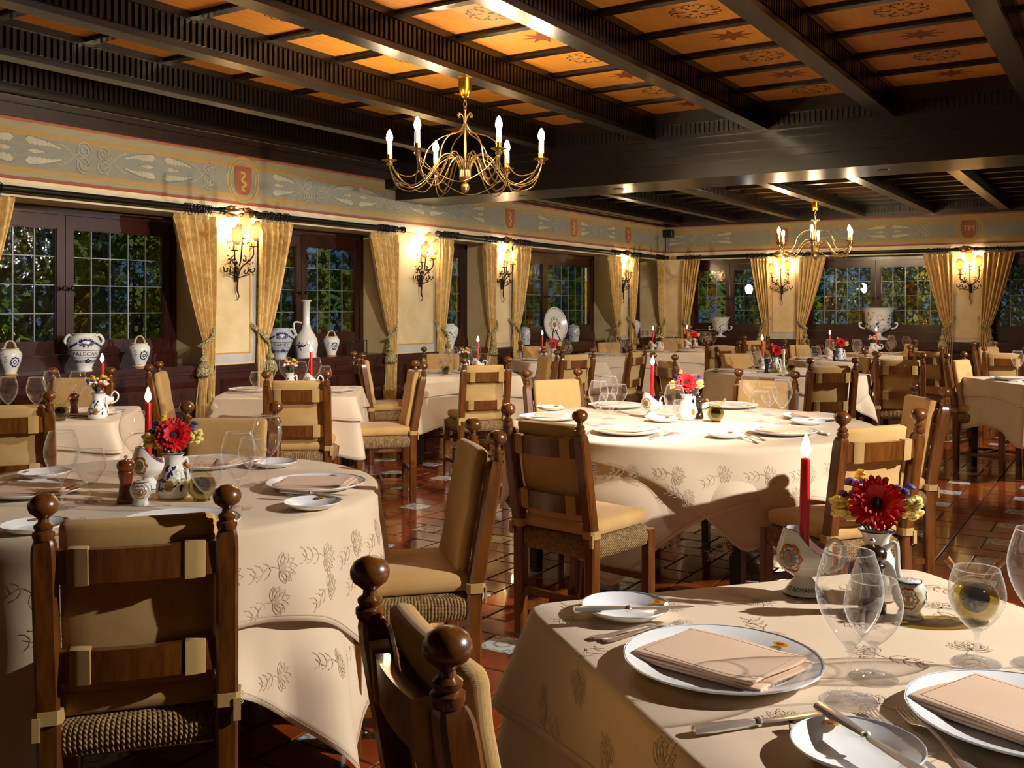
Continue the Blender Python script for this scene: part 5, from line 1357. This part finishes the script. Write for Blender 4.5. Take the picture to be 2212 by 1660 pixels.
def rod(L, fl, fr, rings):
    r = empty('curtain_rod')
    MB().tube([(-L/2, .09, 0), (L/2, .09, 0)], .023, 14).build('pole', M['iron'], r)
    rm = MB().tube([(0, .09+.032*math.cos(2*PI*i/18), .032*math.sin(2*PI*i/18)) for i in range(18)], .0045, 6, True)
    rm.tube([(0, .09, -.034), (0, .09, -.05)], .003, 5); rmm = rm.mesh('ring', M['iron'])
    for x in rings: mk('ring', rmm, r, (x, 0, 0), random.uniform(-.15, .15))
    for s, on in ((-1, fl), (1, fr)):
        b = MB(); b.lathe([(.028, 0), (.032, .02), (.026, .035), (.034, .05), (.02, .06)], 14, Matrix.Translation((s*L/2, .09, 0)) @ RY(s*PI/2)); b.build('collar', M['iron'], r)
        if on:
            f = MB()
            for k in range(5):
                a = k*2*PI/5; Mx = Matrix.Translation((s*(L/2+.05), .09, 0)) @ RY(s*PI/2) @ RZ(a)
                f.tube([(.012, 0, 0), (.026, 0, .035), (.04, 0, .075), (.036, 0, .105), (.05, 0, .13)], [.010, .015, .017, .012, .003], 7, False, Mx)
            f.build('leaf_finial', M['bronze'], r)
        b = MB(); b.tube([(s*(L/2-.1), 0, .0), (s*(L/2-.1), .07, 0)], .01, 8); b.lathe([(.03, 0), (.03, .008), (.012, .012)], 12, Matrix.Translation((s*(L/2-.1), 0, 0)) @ RX(-PI/2)); b.build('bracket', M['iron'], r)
    return r
RZ_ = 2.165
def dress(Mxf, a, b, lside, rside, topw, name, finL=True, finR=True, lab=''):
    # a, b: opening along the wall (viewer's left, right); Mxf maps wall position to a matrix
    L = abs(b-a)+.06; mid = (a+b)/2
    nl = [L/2-.08-.034*i for i in range(9)]; nr = [-L/2+.08+.034*i for i in range(9)]
    o = rod(L, finR, finL, (nl if lside else [])+(nr if rside else []))
    o.matrix_world = Mxf(mid, RZ_); tag(o, 'black iron curtain rod with rings '+name, 'curtain rod', 'black curtain rods')
    for s, on in (('left', lside), ('right', rside)):
        if not on: continue
        k = ('cur', s, topw)
        # local +x is the viewer's left
        sg = -1 if s == 'left' else 1
        pos = (a+.0) if s == 'left' else b
        Mx = Mxf(pos, 0)
        place(k, curtain(sg, topw, .11, .2, len(PROTO)), 'gold damask curtain tied back with tassel, %s side %s' % (s, name), 'curtain', Mx.translation, Mx.to_euler().z, 'gold damask curtains')
LMf = lambda y, z: LM(y, z, .0); BMf = lambda x, z: BM(x, z, .0)
nm = ['of the window above the two-handled jar', 'of the tall bottle window', 'of the narrow window past the pillar', 'of the oval platter window', 'of the corner window', 'of the small urn window', 'of the big urn window', 'of the right edge window']
for i, (a, b) in enumerate(LW):
    w_ = (.42, .42, .26, .42, .24)[i]
    dress(LMf, a-.05, b+.05, True, True, w_, nm[i], i in (1, 3, 4), i in (0, 2, 3))
for i, (a, b) in enumerate(BW): dress(BMf, a-.04, b+.04, True, True, (.3, .4, .4)[i], nm[5+i], i > 0, i < 2)

# ================================================================ majolica on the sills
def deco(parent, mp, rad, z0, z1, kind, h, letters=None):
    b = MB(); rd = random.Random(int(h*1000)); L = z1-z0
    def wreath(u0, v0, ru, rv, n, k):
        for i in range(n):
            a = 2*PI*i/n; u, v = u0+ru*math.cos(a)/rad(v0), v0+rv*math.sin(a); q = a+PI/2+(.7 if i % 2 else -.7); g = rad(v)
            b.poly([(u+k*(x*math.cos(q)-y*math.sin(q))/g, v+k*(x*math.sin(q)+y*math.cos(q))) for x, y in ((-1, 0), (0, -.42), (1.1, 0), (0, .42))], mp)
    if kind == 'big':
        for v in (z0+L*.36, z0+L*.55): b.ribbon([(u, v) for u in [i*.1-1.6 for i in range(33)]], .004, mp)
        wreath(.15, z0+L*.76, h*.17, h*.09, 24, h*.07); wreath(.15, z0+L*.77, h*.13, h*.06, 16, h*.05)
        for s in (-1, 1):
            for i in range(9):
                u, v = .15+s*(.55+.07*i), z0+L*(.74-.014*i); b.poly([(u, v), (u+.06*s, v+h*.045), (u+.10*s, v-h*.004), (u+.04*s, v-h*.045)], mp)
        for i in range(15):
            u = -1.0+.15*i; v = z0+L*.26; b.poly([(u, v-h*.012), (u+.11, v), (u+.08, v+h*.045), (u+.01, v+h*.01)], mp); b.poly([(u, v-h*.012), (u+.11, v-h*.006), (u+.08, v-h*.055)], mp)
        wreath(.3, z0+L*.27, h*.05, h*.04, 10, h*.04)
    elif kind == 'basket':
        wreath(.45, z0+L*.5, h*.14, h*.17, 18, h*.06); wreath(.45, z0+L*.5, h*.05, h*.06, 9, h*.04)
        for k in range(3): b.ribbon(bez([(-.75+.12*k, z0+L*(.78-.12*k)), (-.55, z0+L*(.83-.13*k)), (-.45, z0+L*(.7-.1*k)), (-.25, z0+L*(.74-.08*k))], 14), h*.022, mp)
    elif kind == 'spots':
        for i in range(26):
            u, v = rd.uniform(-1.3, 1.3), rd.uniform(z0+L*.2, z0+L*.85); k = rd.uniform(.025, .055)*h; g = rad(v); a = rd.uniform(0, 6)
            b.poly([(u+k*(x*math.cos(a)-y*math.sin(a))/g, v+k*(x*math.sin(a)+y*math.cos(a))) for x, y in ((-1, 0), (0, -.5), (1, 0), (0, .5))], mp)
    elif kind == 'bottle':
        for k in range(6):
            a = k*.9; b.ribbon(bez([(-.5, z0+L*.20), (-.5+.25*math.cos(a), z0+L*(.20+.05*math.sin(a))), (-.5+.45*math.cos(a+.3), z0+L*(.20+.07*math.sin(a+.3)))], 10), .016, mp)
        b.ribbon(spiral(.05, z0+L*.25, .01, .13, 0, 6, 16) and [(.1+.16*math.cos(t)*(1-t/8), z0+L*.25+.02*math.sin(t)*(1-t/8)) for t in [i*.4 for i in range(16)]], .006, mp)
    b.build('blue_painting', M['cobalt'], parent, False)
    if letters:
        vs, fs = text2d(letters, h*.14); v0 = z0+L*.455 if kind == 'big' else z0+L*.12; t_ = MB()
        if kind != 'big': vs = [(p*.5, q*.5) for p, q in vs]
        t_.add([mp((p*1.15)/rad(v0)+.12, v0+q) for p, q in vs], fs); t_.build('lettering', M['inky'], parent, False)
def jar(name, prof, h, mat='majolica', kind='big', letters=None, handles=None, foot=None):
    P = [(r_*h, z_*h) for r_, z_ in prof]
    r = empty(name); MB().lathe(P, 36).build('body', M[mat], r, True, 60); mp, rad = surf_map(P, .0012)
    z0, z1 = P[0][1], P[-1][1]
    deco(r, mp, rad, z0, z1, kind, h, letters)
    if foot: MB().lathe([(rad(0)*1.02, 0), (rad(0)*1.05, h*.03), (rad(h*.06)*1.03, h*.06)], 30).build('yellow_foot', M['ochre'], r)
    if handles == 'ears':
        for s in (-1, 1): MB().tube(bez([(s*rad(h*.93), 0, h*.93), (s*(rad(h*.9)+.06*h), 0, h*.95), (s*(rad(h*.78)+.08*h), 0, h*.8), (s*rad(h*.7), 0, h*.68)], 14), .035*h, 8).build('ear_handle', M[mat], r)
    if handles == 'basket':
        ns = MB()
        for k in (0, PI): ns.tube([(.19*h*math.cos(t)+.012*h*math.cos(14*t+k), .012*h*math.sin(14*t+k), h+.30*h*math.sin(t)) for t in [PI*i/60 for i in range(61)]], .028*h, 6)
        ns.build('twisted_handle', M['ropeclay'], r)
        MB().lathe([(P[-1][0]*1.0, h*.965), (P[-1][0]*1.06, h*.985), (P[-1][0]*1.04, h*1.0), (P[-1][0]*.85, h*.995)], 30).build('yellow_collar', M['ochre'], r)
        for s in (-1, 1): MB().tube([(s*.24*h+.045*h*math.cos(t), -.03*h, h*.97+.045*h*math.sin(t)) for t in [2*PI*i/14 for i in range(14)]], .018*h, 6, True).build('side_ring', M['majolica'], r)
    if handles == 'spout': MB().tube([(-rad(h*.85)*.9, -.02, h*.82), (-rad(h*.85)-.10*h, -.03, h*.93)], [.05*h, .03*h], 10).build('spout', M[mat], r)
    return r
PB = [(.20, 0), (.21, .02), (.19, .06), (.24, .18), (.35, .42), (.41, .62), (.41, .74), (.36, .87), (.28, .94), (.29, .97), (.31, 1.0)]
PK = [(.25, 0), (.26, .03), (.22, .07), (.26, .2), (.38, .52), (.42, .72), (.40, .86), (.30, .96), (.27, 1.0)]
PO = [(.22, 0), (.23, .02), (.21, .06), (.25, .2), (.36, .5), (.42, .7), (.40, .84), (.28, .95), (.24, .97), (.26, 1.0)]
PBT = [(.17, 0), (.175, .02), (.17, .05), (.185, .12), (.2, .22), (.185, .32), (.13, .42), (.08, .5), (.062, .58), (.06, .85), (.066, .96), (.095, .985), (.095, 1.0)]
def sill(o, px, py_base, cat, label, X=XW-.13, group=None):
    p = onX(px, X); o.location = (X, p.y, SZ); o.rotation_euler = (0, 0, facecam(p)); tag(o, label, cat, group); return p
def hpx(px, X, npx): r = (px-CX)/F; d = X/(r*CS-SN); return npx/F*d
XS = XW-.13
sill(jar('basket_jar', PK, hpx(22, XS, 57), 'majolica', 'basket', None, 'basket', True), 22, 0, 'jar', 'white jar with twisted basket handle at the left edge of the sill')
sill(jar('two_handled_jar', PB, hpx(182, XS, 81), 'majolica', 'big', 'PALECAFI', 'ears'), 182, 0, 'jar', 'large white two-handled jar with blue lettering on the sill')
sill(jar('basket_jar', PK, hpx(302, XS, 52), 'majolica', 'basket', 'TACI', 'basket', True), 302, 0, 'jar', 'white basket-handled jar right of the large lettered jar')
sill(jar('two_handled_jar', PB, hpx(605, XS, 67), 'majgrey', 'big', 'FAMILI', 'ears'), 605, 0, 'jar', 'grey-white jar with blue leaves half behind the second curtain')
b_ = jar('tall_bottle', PBT, hpx(662, XS, 124), 'majolica', 'bottle'); hh = hpx(662, XS, 124)
MB().tube(bez([(-.075*hh, 0, .60*hh), (-.20*hh, 0, .61*hh), (-.21*hh, 0, .5*hh), (-.17*hh, 0, .40*hh), (-.15*hh, 0, .36*hh)], 18), .016*hh, 8).build('handle', M['majolica'], b_)
sill(b_, 662, 0, 'bottle', 'tall long-necked white ceramic bottle with handle on the sill')
sill(jar('basket_jar', PK, hpx(716, XS, 42), 'majolica', 'basket', None, 'basket', True), 716, 0, 'jar', 'small basket-handled jar right of the tall bottle')
sill(jar('spouted_jar', PO, hpx(968, XS, 54), 'majolica', 'spots', None, 'spout'), 968, 0, 'jar', 'white spotted jar with spout beyond the grey-bordered pillar')
sill(jar('lidded_jar', [(.3, 0), (.3, .1), (.32, .2), (.34, .5), (.33, .75), (.27, .85), (.29, .88), (.3, .92), (.15, .98), (.04, 1.0)], hpx(1133, XS, 38), 'majgrey', 'spots'), 1133, 0, 'jar', 'pale jar half behind the curtain left of the oval platter')
sill(jar('lidded_jar', [(.3, 0), (.3, .04), (.32, .1), (.38, .4), (.38, .66), (.32, .78), (.35, .8), (.36, .84), (.2, .92), (.05, .94), (.05, .97), (.07, .99), (.02, 1.0)], hpx(1238, XS, 38), 'majgrey', 'spots'), 1238, 0, 'jar', 'grey lidded jar right of the oval platter')
sill(jar('spouted_jar', PO, hpx(1370, XS, 38), 'majolica', 'spots', None, 'spout'), 1368, 0, 'jar', 'small distant spotted jar left of the room corner')
# standing oval platter on an easel
pt_ = onX(1201, XS); hp = hpx(1201, XS, 76)
pl_ = empty('oval_platter'); tag(pl_, 'large blue and white oval platter standing upright on the sill', 'platter')
q = MB(); q.lathe([(.001, .0), (.30, .0), (.34, .02), (.49, .05), (.5, .055), (.49, .035), (.33, .0), (.001, -.02)], 44, Matrix.Diagonal((hp*.86, hp, hp, 1))); q.build('dish', M['majolica'], pl_, True, 60)
d1, d2 = MB(), MB(); mpp = lambda x, y: Vector((x*hp*.86, y*hp, (.004+(max(0, math.hypot(x, y)-.33)/.17)*.05)*hp+.002))
rd = random.Random(9)
for r_ in (.34, .40, .47): d1.ribbon([(r_*math.cos(t), r_*math.sin(t)) for t in [2*PI*i/48 for i in range(49)]], .012, mpp)
for i in range(60):
    a = 2*PI*i/60; d1.poly([(.435*math.cos(a), .435*math.sin(a)), (.45*math.cos(a+.04), .45*math.sin(a+.04)), (.435*math.cos(a+.07), .435*math.sin(a+.07)), (.42*math.cos(a+.04), .42*math.sin(a+.04))], mpp)
for i in range(9):
    a = i*.7; d1.ribbon([(.20*math.cos(a)+x, .20*math.sin(a)+y) for x, y in spiral(0, 0, .015, .075, a, a+5, 14)], .016, mpp)
d2.poly([(.07*math.cos(t), .07*math.sin(t)) for t in [2*PI*i/14 for i in range(14)]], mpp)
d1.build('blue_painting', M['cobalt'], pl_, False); d2.build('orange_flower', M['rusty'], pl_, False)
pl_.location = (XS-.02, pt_.y, SZ+hp*.5*.985); pl_.rotation_euler = (math.radians(82), 0, PI/2-.35)
es = MB(); es.tube([(-.08, -.10, 0), (0, -.03, .22)], .006, 6); es.tube([(.08, -.10, 0), (0, -.03, .22)], .006, 6); es.tube([(-.07, .05, .0), (-.07, -.06, .02)], .006, 6); es.tube([(.07, .05, 0), (.07, -.06, .02)], .006, 6)
eo = es.build('plate_stand', M['iron'], None); eo.location = (XS-.06, pt_.y, SZ); eo.rotation_euler = (0, 0, PI/2-.35); tag(eo, 'black wire stand behind the oval platter', 'plate stand')
# urns on the back sill
def urn(h, label, px):
    P = [(.20, 0), (.30, .0), (.30, .03), (.16, .08), (.09, .13), (.10, .2), (.25, .27), (.38, .36), (.40, .44), (.36, .47), (.38, .52), (.42, .85), (.48, .96), (.52, 1.0), (.48, .99)]
    r = empty('painted_urn'); PP = [(a*h, b*h) for a, b in P]; MB().lathe(PP, 40).build('body', M['majolica'], r, True, 50); mp, rad = surf_map(PP[5:13], .0015)
    b1, b2 = MB(), MB(); rd = random.Random(4)
    for i in range(44):
        u, v = rd.uniform(-1.5, 1.5), rd.uniform(.3, .86)*h; k = rd.uniform(.022, .05)*h; g = rad(v); a = rd.uniform(0, 6)
        (b1 if i % 3 else b2).poly([(u+k*(x*math.cos(a)-y*math.sin(a))/g, v+k*(x*math.sin(a)+y*math.cos(a))) for x, y in ((-1, 0), (0, -.6), (1, 0), (0, .6))], mp)
    for s in (-.7, 0.1, .9):
        b2.ribbon([(s+.16*math.cos(t), .68*h+.06*h*math.sin(t)) for t in [i*.5 for i in range(13)]], .02*h, mp); b1.ribbon([(s+.25*math.cos(t), .68*h+.1*h*math.sin(t)) for t in [i*.5 for i in range(13)]], .010*h, mp)
    b1.ribbon([(i*.1-1.6, .455*h) for i in range(33)], .012*h, mp)
    b1.build('blue_painting', M['cobalt'], r, False); b2.build('ochre_painting', M['ochre'], r, False)
    for s in (-1, 1): MB().tube(bez([(s*.38*h, 0, .34*h), (s*.52*h, 0, .38*h), (s*.56*h, 0, .5*h), (s*.48*h, 0, .53*h)], 14), .028*h, 8).build('handle', M['majolica'], r)
    p = onY(px, YB+.10); r.location = (p.x, YB+.10, SZ); r.rotation_euler = (0, 0, facecam(p)); tag(r, label, 'urn', 'painted urns')
dB = lambda px: (YB+.1)/((px-CX)/F*SN+CS)
urn(43/F*dB(1556), 'small painted urn with ochre flowers on the end wall sill', 1556)
urn(69/F*dB(1897), 'big painted urn with two handles on the end wall sill', 1897)

# ================================================================ small fittings
def fit(o, label, cat): tag(o, label, cat); return o
e = MB(); p = onX(838, XW, 400); e.rbox((XW+.07, p.y, p.z), (.14, .12, .1), .01); eo = e.build('emergency_light', M['black'], None); fit(eo, 'small black emergency spotlight at the girder end', 'spotlight')
l2 = MB()
for k in (-.03, .03): l2.lathe([(.026, 0), (.026, .02), (.02, .025)], 14, Matrix.Translation((XW+.14, p.y+k, p.z)) @ RY(PI/2))
l2.build('lens', M['steel'], eo)
cp = Vector((XW+.02, YB-.02, 0)); s = empty('corner_speaker', (XW+.1, YB-.1, 0)); fit(s, 'black loudspeaker with grey conduit in the room corner', 'speaker')
MB().rbox((0, 0, 2.56), (.16, .12, .13), .02).build('cabinet', M['black'], s); MB().tube([(-.06, .06, 2.25), (-.06, .06, 2.5)], .012, 8).build('conduit', M['steel'], s)
def downlight():
    r = empty('recessed_spot'); MB().lathe([(.042, -.004), (.05, -.004), (.05, 0)], 22).build('trim_ring', M['black'], r); MB().lathe([(.041, -.002), (.001, -.0021)], 20).build('lamp_face', M['lampface'], r); return r
for px, py, z, lb in ((1345, 411, GZ, 'lit recessed spot in the girder underside'), (1155, 428, GZ, 'recessed spot at the left of the girder'), (1905, 365, GZ, 'recessed spot at the right of the girder')):
    p = at(px, py, z); place('downlight', downlight, lb, 'spotlight', (p.x, (GY0+GY1)/2, z-.001), 0, 'recessed ceiling spots')
def added_spot(n, pos, tgt):  # made-up housing around each added off-frame spotlight
    r = empty('added_spotlight'); fit(r, 'added black spotlight body outside the picture, %s' % n, 'spotlight')
    p = Vector(pos); d = (Vector(tgt)-p).normalized(); q = d.to_track_quat('-Z', 'Y').to_matrix().to_4x4()
    MB().lathe([(.05, .0), (.055, .03), (.055, .16), (.03, .19), (.001, .19)], 20, q @ Matrix.Translation((0, 0, .02)), False).build('housing', M['black'], r)
    MB().tube([(0, 0, .1), (0, 0, BZ+.02-p.z if p.z < BZ else .2)], .01, 8).build('stem', M['black'], r); r.location = p
for (n, p_, t_, *_x), w_ in zip(SPOTS, ('right of the front table', 'right of the girder', 'far right')): added_spot(w_, p_, t_)

def grille(n, w_, h_, mat, px, X, label):
    r = empty('sill_rack'); p = onX(px, X); fit(r, label, 'rack'); b = MB()
    for z in (.004, h_): b.bb(-w_/2, w_/2, -.006, .006, z, z+.008)
    for s in (-1, 1): b.bb(s*w_/2-.005, s*w_/2+.005, -.006, .006, 0, h_+.01); b.bb(s*w_/2-.005, s*w_/2+.005, -.05, .05, 0, .008)
    b.build('frame', mat, r, False); bm = MB().bb(-.003, .003, -.003, .003, .01, h_).mesh('bar', mat, False)
    for i in range(n): mk('bar', bm, r, (-w_/2+w_*(i+1)/(n+1), 0, 0))
    r.location = (X, p.y, SZ); r.rotation_euler = (0, 0, facecam(p))
grille(5, .19, .13, M['iron'], 772, XW-.2, 'small black metal rack on the sill beside the second window curtain')
grille(2, .2, .11, M['majolica'], 1398, XW-.15, 'small white rack on the sill near the room corner')
